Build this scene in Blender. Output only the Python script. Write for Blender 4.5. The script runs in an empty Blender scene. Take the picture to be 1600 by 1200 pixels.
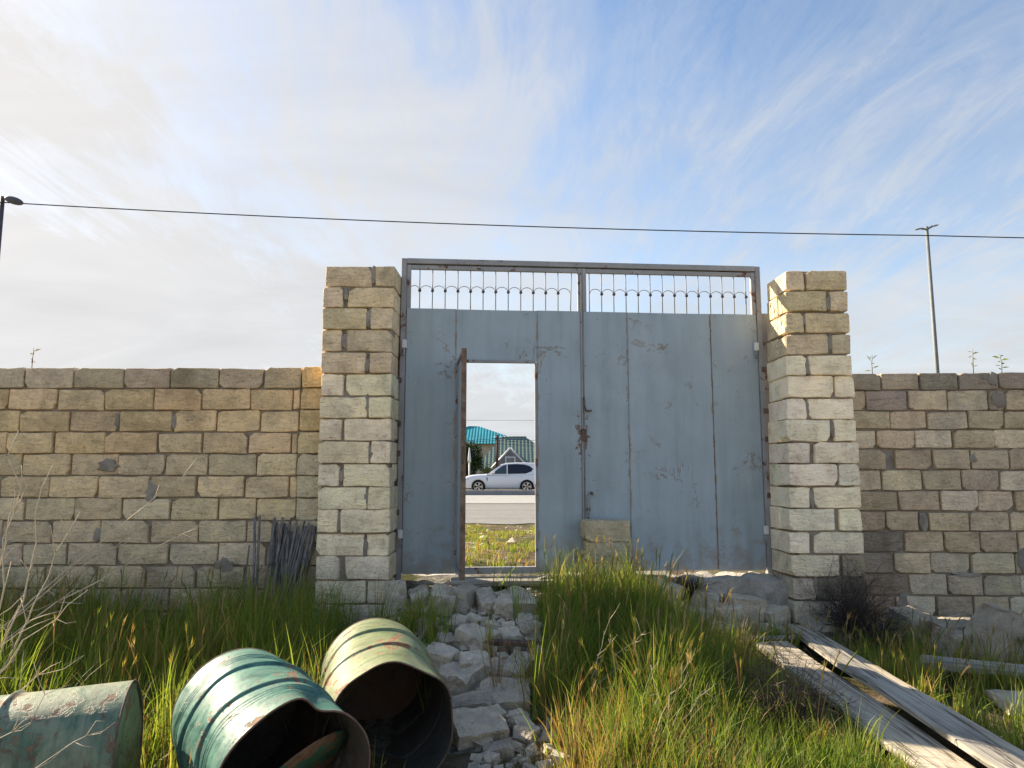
import bpy, bmesh, math, random
import numpy as np
from mathutils import Vector, Matrix, Euler
from mathutils import noise as mnoise

# ------------------------------------------------------------------ camera, sky, sun, exposure
S = bpy.context.scene
COL = S.collection
R = math.radians

cam = bpy.data.cameras.new('camera')
cam.sensor_width = 36.0
cam.lens = 24.41
cam.clip_start = 0.05
cam.clip_end = 8000
camo = bpy.data.objects.new('camera', cam)
camo.location = (0, 0, 1.45)
camo.rotation_euler = (R(90 + 6.83), 0, 0)
COL.objects.link(camo)
S.camera = camo

SUN_AZ = R(-56)      # measured from straight ahead (+Y) towards the right
SUN_EL = R(28)
SUNV = Vector((math.sin(SUN_AZ) * math.cos(SUN_EL), math.cos(SUN_AZ) * math.cos(SUN_EL), math.sin(SUN_EL)))
sl = bpy.data.lights.new('sun', 'SUN')
sl.energy = 3.5
sl.angle = R(0.6)
sl.color = (1.0, 0.86, 0.66)
slo = bpy.data.objects.new('sun', sl)
slo.rotation_euler = SUNV.to_track_quat('Z', 'Y').to_euler()
slo.location = (-20, 15, 20)
COL.objects.link(slo)

S.view_settings.view_transform = 'Standard'
S.view_settings.look = 'None'
S.view_settings.gamma = 1.0
S.view_settings.use_curve_mapping = False
S.view_settings.exposure = 1.85
S.cycles.max_bounces = 5
S.cycles.diffuse_bounces = 3
S.cycles.glossy_bounces = 2
S.cycles.transmission_bounces = 2
S.cycles.transparent_max_bounces = 4


# ------------------------------------------------------------------ node helpers
def nd(nt, typ, ins=None, **props):
    n = nt.nodes.new(typ)
    for k, v in props.items():
        setattr(n, k, v)
    for k, v in (ins or {}).items():
        s = n.inputs[k]
        if isinstance(v, bpy.types.NodeSocket):
            nt.links.new(v, s)
        else:
            s.default_value = v
    return n


def c4(c):
    return (c[0], c[1], c[2], 1.0)


def fnoise(nt, vec, scale, detail=4.0, rough=0.6, dist=0.0):
    return nd(nt, 'ShaderNodeTexNoise', {'Vector': vec, 'Scale': scale, 'Detail': detail, 'Roughness': rough, 'Distortion': dist}).outputs['Fac']


def ramp(nt, fac, stops, interp='LINEAR'):
    n = nd(nt, 'ShaderNodeValToRGB', {'Fac': fac})
    cr = n.color_ramp
    cr.interpolation = interp
    while len(cr.elements) > len(stops):
        cr.elements.remove(cr.elements[-1])
    while len(cr.elements) < len(stops):
        cr.elements.new(0.5)
    for e, (p, c) in zip(cr.elements, stops):
        e.position = p
        e.color = c4(c) if hasattr(c, '__len__') else (c, c, c, 1)
    return n.outputs['Color']


def mixc(nt, fac, a, b, mode='MIX'):
    n = nt.nodes.new('ShaderNodeMix')
    n.data_type = 'RGBA'
    n.blend_type = mode
    n.clamp_factor = True
    for idx, v in ((0, fac), (6, a), (7, b)):
        s = n.inputs[idx]
        if isinstance(v, bpy.types.NodeSocket):
            nt.links.new(v, s)
        elif idx == 0:
            s.default_value = v
        else:
            s.default_value = c4(v) if hasattr(v, '__len__') else (v, v, v, 1)
    return n.outputs[2]


def mth(nt, op, a, b=0.0, c=0.0, clamp=False):
    n = nt.nodes.new('ShaderNodeMath')
    n.operation = op
    n.use_clamp = clamp
    for i, v in enumerate((a, b, c)):
        if isinstance(v, bpy.types.NodeSocket):
            nt.links.new(v, n.inputs[i])
        else:
            n.inputs[i].default_value = v
    return n.outputs[0]


def vmth(nt, op, a, b=(0, 0, 0)):
    n = nt.nodes.new('ShaderNodeVectorMath')
    n.operation = op
    for i, v in enumerate((a, b)):
        if isinstance(v, bpy.types.NodeSocket):
            nt.links.new(v, n.inputs[i])
        else:
            n.inputs[i].default_value = v
    return n


def mapping(nt, vec, loc=(0, 0, 0), rot=(0, 0, 0), scale=(1, 1, 1)):
    return nd(nt, 'ShaderNodeMapping', {'Vector': vec, 'Location': loc, 'Rotation': rot, 'Scale': scale}).outputs[0]


def bump(nt, h, strength=0.5, dist=0.01, normal=None):
    ins = {'Height': h, 'Strength': strength, 'Distance': dist}
    if normal is not None:
        ins['Normal'] = normal
    return nd(nt, 'ShaderNodeBump', ins).outputs[0]


def newmat(name):
    m = bpy.data.materials.new(name)
    m.use_nodes = True
    nt = m.node_tree
    return m, nt, nt.nodes['Principled BSDF']


def setp(nt, b, **kw):
    names = {'color': 'Base Color', 'rough': 'Roughness', 'metal': 'Metallic', 'normal': 'Normal', 'spec': 'Specular IOR Level', 'coat': 'Coat Weight'}
    for k, v in kw.items():
        s = b.inputs[names[k]]
        if isinstance(v, bpy.types.NodeSocket):
            nt.links.new(v, s)
        elif k == 'color':
            s.default_value = c4(v)
        else:
            s.default_value = v


def objvec(nt, rnd=True):
    tc = nd(nt, 'ShaderNodeTexCoord').outputs['Object']
    if not rnd:
        return tc
    oi = nd(nt, 'ShaderNodeObjectInfo').outputs['Random']
    o = mth(nt, 'MULTIPLY', oi, 53.0)
    cx = nd(nt, 'ShaderNodeCombineXYZ', {0: o, 1: mth(nt, 'MULTIPLY', oi, 31.0), 2: mth(nt, 'MULTIPLY', oi, 17.0)}).outputs[0]
    return vmth(nt, 'ADD', tc, cx).outputs[0]


# ------------------------------------------------------------------ world: daylight with thin high cloud
W = bpy.data.worlds.new('World')
S.world = W
W.use_nodes = True
nt = W.node_tree
bg = nt.nodes['Background']
sky = nd(nt, 'ShaderNodeTexSky', sky_type='NISHITA')
sky.sun_disc = False
sky.sun_elevation = SUN_EL
sky.sun_rotation = SUN_AZ
sky.altitude = 0
sky.air_density = 1.0
sky.dust_density = 0.5
sky.ozone_density = 1.1
dirv = nd(nt, 'ShaderNodeTexCoord').outputs['Generated']
sep = nd(nt, 'ShaderNodeSeparateXYZ', {0: dirv})
den = mth(nt, 'ADD', mth(nt, 'MAXIMUM', sep.outputs[2], 0.0), 0.16)
plane_v = nd(nt, 'ShaderNodeCombineXYZ', {0: mth(nt, 'DIVIDE', sep.outputs[0], den), 1: mth(nt, 'DIVIDE', sep.outputs[1], den), 2: 0.0}).outputs[0]
veil = fnoise(nt, mapping(nt, plane_v, (3.1, 1.7, 0), (0, 0, R(18)), (0.40, 0.62, 1)), 1.0, 4, 0.55, 0.6)
streak = fnoise(nt, mapping(nt, plane_v, (7.3, 2.2, 0), (0, 0, R(14)), (2.5, 0.60, 1)), 1.0, 6, 0.68, 1.6)
wisp = fnoise(nt, mapping(nt, plane_v, (1.9, 5.6, 0), (0, 0, R(-16)), (5.5, 1.8, 1)), 1.0, 5, 0.72, 2.2)
cl = mth(nt, 'ADD', mth(nt, 'MULTIPLY', veil, 0.50), mth(nt, 'ADD', mth(nt, 'MULTIPLY', streak, 0.44), mth(nt, 'MULTIPLY', wisp, 0.24)))
cl = mth(nt, 'ADD', mth(nt, 'MULTIPLY', mth(nt, 'SUBTRACT', cl, 0.59), 1.30), 0.525)
# the veil thickens towards the sun's side of the sky and towards the horizon
sdot = vmth(nt, 'DOT_PRODUCT', dirv, tuple(SUNV)).outputs['Value']
cl = mth(nt, 'ADD', cl, mth(nt, 'MULTIPLY', mth(nt, 'MAXIMUM', mth(nt, 'SUBTRACT', sdot, 0.45), 0.0), 0.62))
cl = mth(nt, 'ADD', cl, mth(nt, 'MULTIPLY', mth(nt, 'SUBTRACT', 0.32, sep.outputs[2]), 1.05))
puff = fnoise(nt, mapping(nt, plane_v, (2.7, 8.1, 0), (0, 0, R(30)), (0.9, 1.7, 1)), 1.0, 4, 0.6, 0.8)
cfac = ramp(nt, cl, [(0.32, 0.0), (0.48, 0.30), (0.60, 0.68), (0.78, 0.985)])
glow = mth(nt, 'POWER', mth(nt, 'MAXIMUM', sdot, 0.0), 5.0)
cb = mth(nt, 'MULTIPLY', mth(nt, 'ADD', 3.35, mth(nt, 'MULTIPLY', glow, 0.55)), mth(nt, 'ADD', 0.80, mth(nt, 'MULTIPLY', puff, 0.40)))
ccol = mixc(nt, 1.0, mixc(nt, glow, (0.96, 0.985, 1.02), (1.04, 1.0, 0.97)), nd(nt, 'ShaderNodeCombineXYZ', {0: cb, 1: cb, 2: cb}).outputs[0], 'MULTIPLY')
skyc = mixc(nt, cfac, sky.outputs[0], ccol)
nt.links.new(skyc, bg.inputs['Color'])
bg.inputs['Strength'].default_value = 0.062


# ------------------------------------------------------------------ object helpers
def link(o, parent=None):
    COL.objects.link(o)
    if parent is not None:
        o.parent = parent
    return o


def tag(o, label=None, cat=None, group=None, kind=None):
    if label: o['label'] = label
    if cat: o['category'] = cat
    if group: o['group'] = group
    if kind: o['kind'] = kind
    return o


def empty(name, loc=(0, 0, 0), rot=(0, 0, 0), label=None, cat=None, group=None):
    o = bpy.data.objects.new(name, None)
    o.empty_display_size = 0.1
    o.location = loc
    o.rotation_euler = rot
    COL.objects.link(o)
    return tag(o, label, cat, group)


def mobj(name, me, mat=None, parent=None, loc=(0, 0, 0), rot=(0, 0, 0), scale=(1, 1, 1), color=None):
    o = bpy.data.objects.new(name, me)
    if mat is not None and len(me.materials) == 0:
        for m in (mat if isinstance(mat, (list, tuple)) else [mat]):
            me.materials.append(m)
    o.location = loc
    o.rotation_euler = rot
    o.scale = scale
    if color: o.color = (color[0], color[1], color[2], 1)
    return link(o, parent)


def bm2me(bm, name='mesh', smooth=False):
    me = bpy.data.meshes.new(name)
    bmesh.ops.recalc_face_normals(bm, faces=bm.faces)
    bm.to_mesh(me)
    bm.free()
    if smooth:
        me.polygons.foreach_set('use_smooth', [True] * len(me.polygons))
    return me


def pydata(verts, faces, name='mesh', smooth=False, normals=True):
    me = bpy.data.meshes.new(name)
    me.from_pydata(verts, [], faces)
    if normals:
        bm = bmesh.new(); bm.from_mesh(me)
        bmesh.ops.recalc_face_normals(bm, faces=bm.faces)
        bm.to_mesh(me); bm.free()
    if smooth:
        me.polygons.foreach_set('use_smooth', [True] * len(me.polygons))
    return me


def box_bm(bm, x0, x1, y0, y1, z0, z1):
    v = [bm.verts.new((x, y, z)) for z in (z0, z1) for y in (y0, y1) for x in (x0, x1)]
    for f in ((0, 2, 3, 1), (4, 5, 7, 6), (0, 1, 5, 4), (2, 6, 7, 3), (0, 4, 6, 2), (1, 3, 7, 5)):
        bm.faces.new([v[i] for i in f])


def box(x0, x1, y0, y1, z0, z1, bev=0.0, seg=1):
    bm = bmesh.new()
    box_bm(bm, x0, x1, y0, y1, z0, z1)
    if bev > 0:
        bmesh.ops.bevel(bm, geom=bm.edges[:], offset=bev, segments=seg, affect='EDGES', profile=0.6)
    return bm2me(bm)


def tube_data(pts, rad, n=6, cap=True):
    """verts, faces of a tube along pts; rad a number or one per point"""
    P = [Vector(p) for p in pts]
    if not hasattr(rad, '__len__'):
        rad = [rad] * len(P)
    V, F = [], []
    up = Vector((0, 0, 1))
    prev = None
    for i, p in enumerate(P):
        t = (P[min(i + 1, len(P) - 1)] - P[max(i - 1, 0)]).normalized()
        if prev is None:
            a = t.cross(up if abs(t.z) < 0.9 else Vector((1, 0, 0))).normalized()
        else:
            a = (prev - t * prev.dot(t)).normalized()
        prev = a
        b = t.cross(a)
        for k in range(n):
            an = 2 * math.pi * k / n
            V.append(p + (a * math.cos(an) + b * math.sin(an)) * rad[i])
    for i in range(len(P) - 1):
        for k in range(n):
            k2 = (k + 1) % n
            F.append((i * n + k, i * n + k2, (i + 1) * n + k2, (i + 1) * n + k))
    if cap:
        F.append(tuple(range(n))[::-1])
        F.append(tuple(range((len(P) - 1) * n, len(P) * n)))
    return V, F


def tube(pts, rad, n=6, smooth=True):
    V, F = tube_data(pts, rad, n)
    return pydata(V, F, smooth=smooth, normals=False)


def tubes(list_of):
    V, F = [], []
    for pts, rad, n in list_of:
        v, f = tube_data(pts, rad, n)
        o = len(V)
        V += v
        F += [tuple(i + o for i in q) for q in f]
    return pydata(V, F, smooth=True, normals=False)


def ball(r, seg=10, ring=7):
    bm = bmesh.new()
    bmesh.ops.create_uvsphere(bm, u_segments=seg, v_segments=ring, radius=r)
    return bm2me(bm, smooth=True)


def lathe(prof, n=64, fn=None):
    """prof: (r, z) list; fn(angle, r, z) -> (r, z)"""
    V, F = [], []
    for (r, z) in prof:
        for k in range(n):
            a = 2 * math.pi * k / n
            rr, zz = fn(a, r, z) if fn else (r, z)
            V.append((rr * math.cos(a), rr * math.sin(a), zz))
    for i in range(len(prof) - 1):
        for k in range(n):
            k2 = (k + 1) % n
            F.append((i * n + k, i * n + k2, (i + 1) * n + k2, (i + 1) * n + k))
    return V, F


def smooth01(t, a, b):
    t = np.clip((np.asarray(t, float) - a) / (b - a), 0, 1)
    return t * t * (3 - 2 * t)


def vnoise(x, y, seed=0):
    """cheap smooth value noise, vectorised"""
    x = np.asarray(x, float); y = np.asarray(y, float)
    xi = np.floor(x).astype(np.int64); yi = np.floor(y).astype(np.int64)
    xf = x - xi; yf = y - yi
    def h(a, b):
        n = (a * 374761393 + b * 668265263 + seed * 974711) & 0x7fffffff
        n = ((n ^ (n >> 13)) * 1274126177) & 0x7fffffff
        return ((n ^ (n >> 16)) & 0xffff) / 65535.0
    u = xf * xf * (3 - 2 * xf); v = yf * yf * (3 - 2 * yf)
    return (h(xi, yi) * (1 - u) + h(xi + 1, yi) * u) * (1 - v) + (h(xi, yi + 1) * (1 - u) + h(xi + 1, yi + 1) * u) * v


def ground_z(x, y):
    x = np.asarray(x, float); y = np.asarray(y, float)
    z = 0.08 * smooth01(y, 4.2, 6.0) * (1 - smooth01(x, 1.2, 2.4)) - 0.10 * smooth01(x, 2.0, 3.2)
    w = smooth01(x, -1.2, -0.9) * (1 - smooth01(x, 0.95, 1.55))
    z = z + w * 0.30 * np.clip((y - 4.0) / 2.1, 0, 1)
    o0 = np.where(x > 2.6, 6.69 - 0.045 * (x - 3.3), 6.42)
    out = smooth01(y, o0, o0 + np.where(x > 2.6, 0.10, 0.20))
    zo = 0.44 - 0.56 * smooth01(y, 8.0, 19.0) - 1.1 * smooth01(y, 50, 62)
    z = z * (1 - out) + zo * out
    amp = 0.05 * (1 - smooth01(y, 17.5, 19.2))
    z = z + amp * (vnoise(x * 1.7, y * 1.7, 3) - 0.5) + amp * 0.8 * (vnoise(x * 5, y * 5, 5) - 0.5)
    z = z + 0.14 * smooth01(y, 7, 8) * (1 - smooth01(y, 15, 18)) * (vnoise(x * 1.1, y * 0.9, 9) - 0.5)
    return z


def gz(x, y):
    return float(ground_z(x, y))


# ------------------------------------------------------------------ materials
def m_limestone():
    m, nt, b = newmat('limestone')
    v = objvec(nt)
    base = nd(nt, 'ShaderNodeObjectInfo').outputs['Color']
    rnd = nd(nt, 'ShaderNodeObjectInfo').outputs['Random']
    big = fnoise(nt, v, 6.0, 4, 0.62, 0.4)
    fine = fnoise(nt, v, 46.0, 3, 0.75)
    ang = mth(nt, 'ADD', -0.25, mth(nt, 'MULTIPLY', rnd, 1.0))
    rot = nd(nt, 'ShaderNodeCombineXYZ', {0: 0.0, 1: ang, 2: 0.0}).outputs[0]
    mp = nd(nt, 'ShaderNodeMapping', {'Vector': v, 'Rotation': rot, 'Scale': (9, 30, 38)}).outputs[0]
    cut = fnoise(nt, mp, 1.0, 3, 0.68, 0.9)
    col = mixc(nt, 1.0, base, ramp(nt, big, [(0.26, (0.74, 0.72, 0.70)), (0.5, (1.06, 1.05, 1.04)), (0.75, (1.30, 1.25, 1.15))]), 'MULTIPLY')
    col = mixc(nt, 1.0, col, ramp(nt, cut, [(0.24, (0.46, 0.43, 0.40)), (0.37, (1.0, 1.0, 1.0)), (0.75, (1.22, 1.22, 1.20))]), 'MULTIPLY')
    col = mixc(nt, 1.0, col, ramp(nt, fine, [(0.26, (0.52, 0.49, 0.46)), (0.40, (1.0, 1.0, 1.0)), (0.72, (1.24, 1.24, 1.22))]), 'MULTIPLY')
    stain = ramp(nt, fnoise(nt, vmth(nt, 'ADD', v, (9, 4, 2)).outputs[0], 3.4, 4, 0.7, 0.8), [(0.60, 0.0), (0.74, 0.50)])
    col = mixc(nt, stain, col, (0.30, 0.255, 0.21))
    pos = nd(nt, 'ShaderNodeNewGeometry').outputs['Position']
    run = fnoise(nt, mapping(nt, pos, (0, 0, 0), (0, 0, 0), (1.5, 1.5, 0.55)), 1.0, 4, 0.62, 0.5)
    col = mixc(nt, 1.0, col, ramp(nt, run, [(0.30, (0.70, 0.68, 0.66)), (0.46, (1, 1, 1)), (0.7, (1.12, 1.10, 1.06))]), 'MULTIPLY')
    h = mth(nt, 'ADD', mth(nt, 'MULTIPLY', cut, 0.8), mth(nt, 'MULTIPLY', fine, 0.6))
    setp(nt, b, color=col, rough=0.92, spec=0.2, normal=bump(nt, h, 1.0, 0.02))
    return m


def m_rough(name, c, dark=0.6, light=1.2, sc=8.0, bmp=0.7, bd=0.012, rough=0.93, tint=None, vary=False):
    m, nt, b = newmat(name)
    v = objvec(nt)
    n1 = fnoise(nt, v, sc, 7, 0.65)
    n2 = fnoise(nt, v, sc * 9, 5, 0.7)
    col = mixc(nt, 1.0, c, ramp(nt, n1, [(0.28, dark), (0.5, 1.0), (0.74, light)]), 'MULTIPLY')
    col = mixc(nt, 1.0, col, ramp(nt, n2, [(0.3, 0.72), (0.5, 1.0), (0.7, 1.1)]), 'MULTIPLY')
    if vary:
        rnd = nd(nt, 'ShaderNodeObjectInfo').outputs['Random']
        col = mixc(nt, 1.0, col, ramp(nt, rnd, [(0.0, (0.66, 0.65, 0.64)), (0.5, (0.90, 0.89, 0.87)), (1.0, (1.1, 1.08, 1.04))]), 'MULTIPLY')
    if tint:
        col = mixc(nt, ramp(nt, fnoise(nt, v, sc * 0.4, 5, 0.6, 0.6), [(0.5, 0.0), (0.66, 0.8)]), col, tint)
    h = mth(nt, 'ADD', n1, mth(nt, 'MULTIPLY', n2, 0.6))
    setp(nt, b, color=col, rough=rough, spec=0.2, normal=bump(nt, h, bmp, bd))
    return m


def rust_mask(nt, v, thr=0.62, sc=5.0):
    a = fnoise(nt, v, sc, 7, 0.68, 0.4)
    return ramp(nt, a, [(thr, 0.0), (thr + 0.05, 1.0)])


def m_gate():
    m, nt, b = newmat('gate_paint')
    v = objvec(nt, False)
    vs = mapping(nt, v, (0, 0, 0), (0, 0, 0), (9.0, 9.0, 0.7))
    streak = fnoise(nt, vs, 1.0, 5, 0.6)
    cloud = fnoise(nt, v, 1.6, 5, 0.6, 0.4)
    col = mixc(nt, 1.0, (0.375, 0.455, 0.50), ramp(nt, cloud, [(0.3, 0.86), (0.5, 1.0), (0.72, 1.12)]), 'MULTIPLY')
    col = mixc(nt, 1.0, col, ramp(nt, streak, [(0.28, (0.86, 0.85, 0.84)), (0.5, (1, 1, 1)), (0.75, (1.07, 1.07, 1.08))]), 'MULTIPLY')
    # dust thrown up on the lower part, worn scratches and rust
    rustc = ramp(nt, fnoise(nt, v, 30, 5, 0.7), [(0.3, (0.055, 0.022, 0.012)), (0.6, (0.22, 0.085, 0.035)), (0.8, (0.30, 0.16, 0.09))])
    n1 = fnoise(nt, v, 2.6, 6, 0.62, 0.9)
    line = ramp(nt, mth(nt, 'ABSOLUTE', mth(nt, 'SUBTRACT', n1, 0.5)), [(0.0, 1.0), (0.007, 1.0), (0.013, 0.0)])
    lm = ramp(nt, fnoise(nt, vmth(nt, 'ADD', v, (4.4, 0, 1.2)).outputs[0], 1.7, 4, 0.6), [(0.55, 0.0), (0.62, 0.8)])
    col = mixc(nt, mth(nt, 'MULTIPLY', line, lm), col, (0.25, 0.19, 0.14))
    scuff = ramp(nt, fnoise(nt, mapping(nt, v, (2, 0, 5), (0, 0.3, 0), (3.0, 3.0, 1.3)), 1.0, 6, 0.7, 1.0), [(0.57, 0.0), (0.66, 0.30)])
    col = mixc(nt, scuff, col, (0.50, 0.52, 0.53))
    xyz = nd(nt, 'ShaderNodeSeparateXYZ', {0: v})
    mud = ramp(nt, mth(nt, 'SUBTRACT', fnoise(nt, v, 7, 6, 0.7), mth(nt, 'MULTIPLY', xyz.outputs[2], 0.45)), [(0.36, 0.0), (0.52, 0.55)])
    col = mixc(nt, mud, col, (0.30, 0.255, 0.20))
    for sx_ in (0.515, 1.283, 2.148, 2.960):
        sd = mth(nt, 'ABSOLUTE', mth(nt, 'SUBTRACT', xyz.outputs[0], sx_))
        sm_ = ramp(nt, mth(nt, 'SUBTRACT', fnoise(nt, mapping(nt, v, (sx_ * 3, 0, 0), (0, 0, 0), (18, 1, 7)), 1.0, 4, 0.7), mth(nt, 'MULTIPLY', sd, 9.0)), [(0.42, 0.0), (0.50, 0.85)])
        col = mixc(nt, sm_, col, (0.34, 0.26, 0.17))
    spots = ramp(nt, fnoise(nt, v, 26, 4, 0.6), [(0.715, 0.0), (0.74, 0.85)])
    col = mixc(nt, spots, col, rustc)
    # rust eating in from the meeting stiles and round the old lock
    d = vmth(nt, 'MULTIPLY', vmth(nt, 'SUBTRACT', v, (1.70, 0.0, 1.22)).outputs[0], (1.5, 0.2, 0.36)).outputs[0]
    dl = vmth(nt, 'LENGTH', d).outputs['Value']
    nn = fnoise(nt, v, 22, 6, 0.7, 0.3)
    rm = ramp(nt, mth(nt, 'SUBTRACT', nn, mth(nt, 'MULTIPLY', dl, 1.5)), [(0.435, 0.0), (0.47, 0.85)])
    col = mixc(nt, rm, col, rustc)
    d2 = vmth(nt, 'LENGTH', vmth(nt, 'MULTIPLY', vmth(nt, 'SUBTRACT', v, (2.46, 0.0, 2.08)).outputs[0], (1.0, 0.3, 1.6)).outputs[0]).outputs['Value']
    rm2 = ramp(nt, mth(nt, 'SUBTRACT', fnoise(nt, v, 30, 5, 0.7), mth(nt, 'MULTIPLY', d2, 1.6)), [(0.42, 0.0), (0.46, 0.8)])
    col = mixc(nt, rm2, col, (0.25, 0.19, 0.13))
    setp(nt, b, color=col, rough=ramp(nt, cloud, [(0.3, 0.42), (0.7, 0.58)]), spec=0.35, normal=bump(nt, mth(nt, 'ADD', cloud, mth(nt, 'MULTIPLY', rm, 0.1)), 0.25, 0.02))
    return m


def m_frame():
    m, nt, b = newmat('frame_paint')
    v = objvec(nt)
    col = mixc(nt, 1.0, (0.34, 0.345, 0.35), ramp(nt, fnoise(nt, v, 3, 5), [(0.3, 0.8), (0.7, 1.15)]), 'MULTIPLY')
    rustc = ramp(nt, fnoise(nt, v, 40, 5, 0.7), [(0.3, (0.07, 0.03, 0.02)), (0.7, (0.25, 0.10, 0.05))])
    col = mixc(nt, rust_mask(nt, v, 0.585, 7.0), col, rustc)
    setp(nt, b, color=col, rough=0.6, spec=0.35, normal=bump(nt, fnoise(nt, v, 50, 4), 0.3, 0.004))
    return m


def m_rust(name='rusty_steel', k=1.0):
    m, nt, b = newmat(name)
    v = objvec(nt)
    col = ramp(nt, fnoise(nt, v, 14, 6, 0.7), [(0.25, (0.06 * k, 0.04 * k, 0.03 * k)), (0.5, (0.16 * k, 0.105 * k, 0.075 * k)), (0.75, (0.24 * k, 0.19 * k, 0.15 * k))])
    setp(nt, b, color=col, rough=0.85, spec=0.25, normal=bump(nt, fnoise(nt, v, 60, 4), 0.5, 0.004))
    return m


def m_drum(name, c1, c2, thr, rustcol, ribs):
    m, nt, b = newmat(name)
    v = objvec(nt, False)
    a = fnoise(nt, mapping(nt, v, scale=(1, 1, 1.6)), 5.0, 7, 0.66, 1.0)
    col = mixc(nt, ramp(nt, a, [(0.40, 0.0), (0.50, 0.6), (0.60, 1.0)]), c1, c2)
    chalk = ramp(nt, fnoise(nt, v, 2.1, 5, 0.6, 0.5), [(0.48, 0.0), (0.70, 0.55)])
    col = mixc(nt, chalk, col, tuple(0.6 * q + 0.12 for q in c2))
    sc = fnoise(nt, mapping(nt, v, scale=(5, 5, 60)), 1.0, 4, 0.65)
    col = mixc(nt, 1.0, col, ramp(nt, sc, [(0.3, 0.66), (0.5, 1.0), (0.72, 1.14)]), 'MULTIPLY')
    rustc = ramp(nt, fnoise(nt, v, 38, 5, 0.7), [(0.3, tuple(x * 0.45 for x in rustcol)), (0.55, rustcol), (0.8, tuple(min(1, x * 1.4) for x in rustcol))])
    xyz = nd(nt, 'ShaderNodeSeparateXYZ', {0: v})
    near = None
    for rz in ribs:       # paint wears off first along the ribs and the rims
        q = ramp(nt, mth(nt, 'ABSOLUTE', mth(nt, 'SUBTRACT', xyz.outputs[2], rz)), [(0.0, 0.040), (0.05, 0.0)])
        near = q if near is None else mth(nt, 'MAXIMUM', near, q)
    nz = mth(nt, 'ADD', mth(nt, 'MULTIPLY', fnoise(nt, vmth(nt, 'ADD', v, (5.2, 1.1, 8.3)).outputs[0], 4.5, 7, 0.74, 0.6), 0.72), mth(nt, 'MULTIPLY', fnoise(nt, v, 26, 5, 0.7), 0.28))
    mk = ramp(nt, mth(nt, 'ADD', nz, near), [(thr, 0.0), (thr + 0.035, 0.9)])
    col = mixc(nt, mk, col, rustc)
    dirt = ramp(nt, fnoise(nt, vmth(nt, 'ADD', v, (1.2, 7.1, 3.3)).outputs[0], 7, 6, 0.7), [(0.5, 0.0), (0.72, 0.5)])
    col = mixc(nt, dirt, col, (0.13, 0.11, 0.08))
    rough = mixc(nt, mth(nt, 'MAXIMUM', mk, dirt), ramp(nt, a, [(0.3, 0.40), (0.7, 0.56)]), 0.85)
    setp(nt, b, color=col, rough=rough, spec=0.32, normal=bump(nt, mth(nt, 'ADD', mth(nt, 'MULTIPLY', mk, -0.5), mth(nt, 'ADD', fnoise(nt, v, 7, 5), mth(nt, 'MULTIPLY', nz, 0.6))), 0.45, 0.012))
    return m


def m_wood(name, c, dark, axis_scale=(1.3, 26, 26), rough=0.85):
    m, nt, b = newmat(name)
    v = objvec(nt)
    g = fnoise(nt, mapping(nt, v, scale=axis_scale), 1.0, 6, 0.62, 0.6)
    g2 = fnoise(nt, mapping(nt, v, scale=(axis_scale[0] * 1.5, axis_scale[1] * 4, axis_scale[2] * 4)), 1.0, 4, 0.6)
    col = mixc(nt, ramp(nt, g, [(0.34, 1.0), (0.56, 0.0)]), c, dark)
    col = mixc(nt, 1.0, col, ramp(nt, g2, [(0.3, 0.78), (0.5, 1.0), (0.7, 1.08)]), 'MULTIPLY')
    col = mixc(nt, 1.0, col, ramp(nt, fnoise(nt, v, 2.2, 5, 0.6), [(0.3, 0.75), (0.6, 1.05)]), 'MULTIPLY')
    ck = fnoise(nt, mapping(nt, v, (3, 1, 2), (0, 0, 0), (axis_scale[0] * 0.5, axis_scale[1] * 0.5, axis_scale[2] * 0.5)), 1.0, 3, 0.5)
    crack = ramp(nt, mth(nt, 'ABSOLUTE', mth(nt, 'SUBTRACT', ck, 0.5)), [(0.0, 1.0), (0.008, 0.9), (0.02, 0.0)])
    col = mixc(nt, mth(nt, 'MULTIPLY', crack, 0.75), col, tuple(q * 0.25 for q in dark))
    mud = ramp(nt, fnoise(nt, vmth(nt, 'ADD', v, (4, 2, 7)).outputs[0], 3.5, 6, 0.7, 0.6), [(0.55, 0.0), (0.68, 0.6)])
    col = mixc(nt, mud, col, tuple(q * 0.7 for q in dark))
    setp(nt, b, color=col, rough=rough, spec=0.25, normal=bump(nt, mth(nt, 'ADD', mth(nt, 'SUBTRACT', g, crack), mth(nt, 'MULTIPLY', g2, 0.5)), 0.6, 0.006))
    return m


def m_plain(name, c, rough=0.6, metal=0.0, var=0.12, sc=6.0, spec=0.4, coat=0.0):
    m, nt, b = newmat(name)
    v = objvec(nt)
    col = mixc(nt, 1.0, c, ramp(nt, fnoise(nt, v, sc, 5), [(0.3, 1 - var), (0.7, 1 + var)]), 'MULTIPLY')
    setp(nt, b, color=col, rough=rough, metal=metal, spec=spec, coat=coat)
    return m


def m_leaf(name, attr='col', trans=0.5):
    m, nt, b = newmat(name)
    a = nd(nt, 'ShaderNodeAttribute', attribute_name=attr).outputs['Color']
    setp(nt, b, color=a, rough=0.55, spec=0.3)
    tr = nd(nt, 'ShaderNodeBsdfTranslucent', {'Color': mixc(nt, 1.0, a, (1.25, 1.15, 0.6), 'MULTIPLY')})
    mx = nd(nt, 'ShaderNodeMixShader', {0: trans, 1: b.outputs[0], 2: tr.outputs[0]})
    out = nt.nodes['Material Output']
    nt.links.new(mx.outputs[0], out.inputs['Surface'])
    return m


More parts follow.
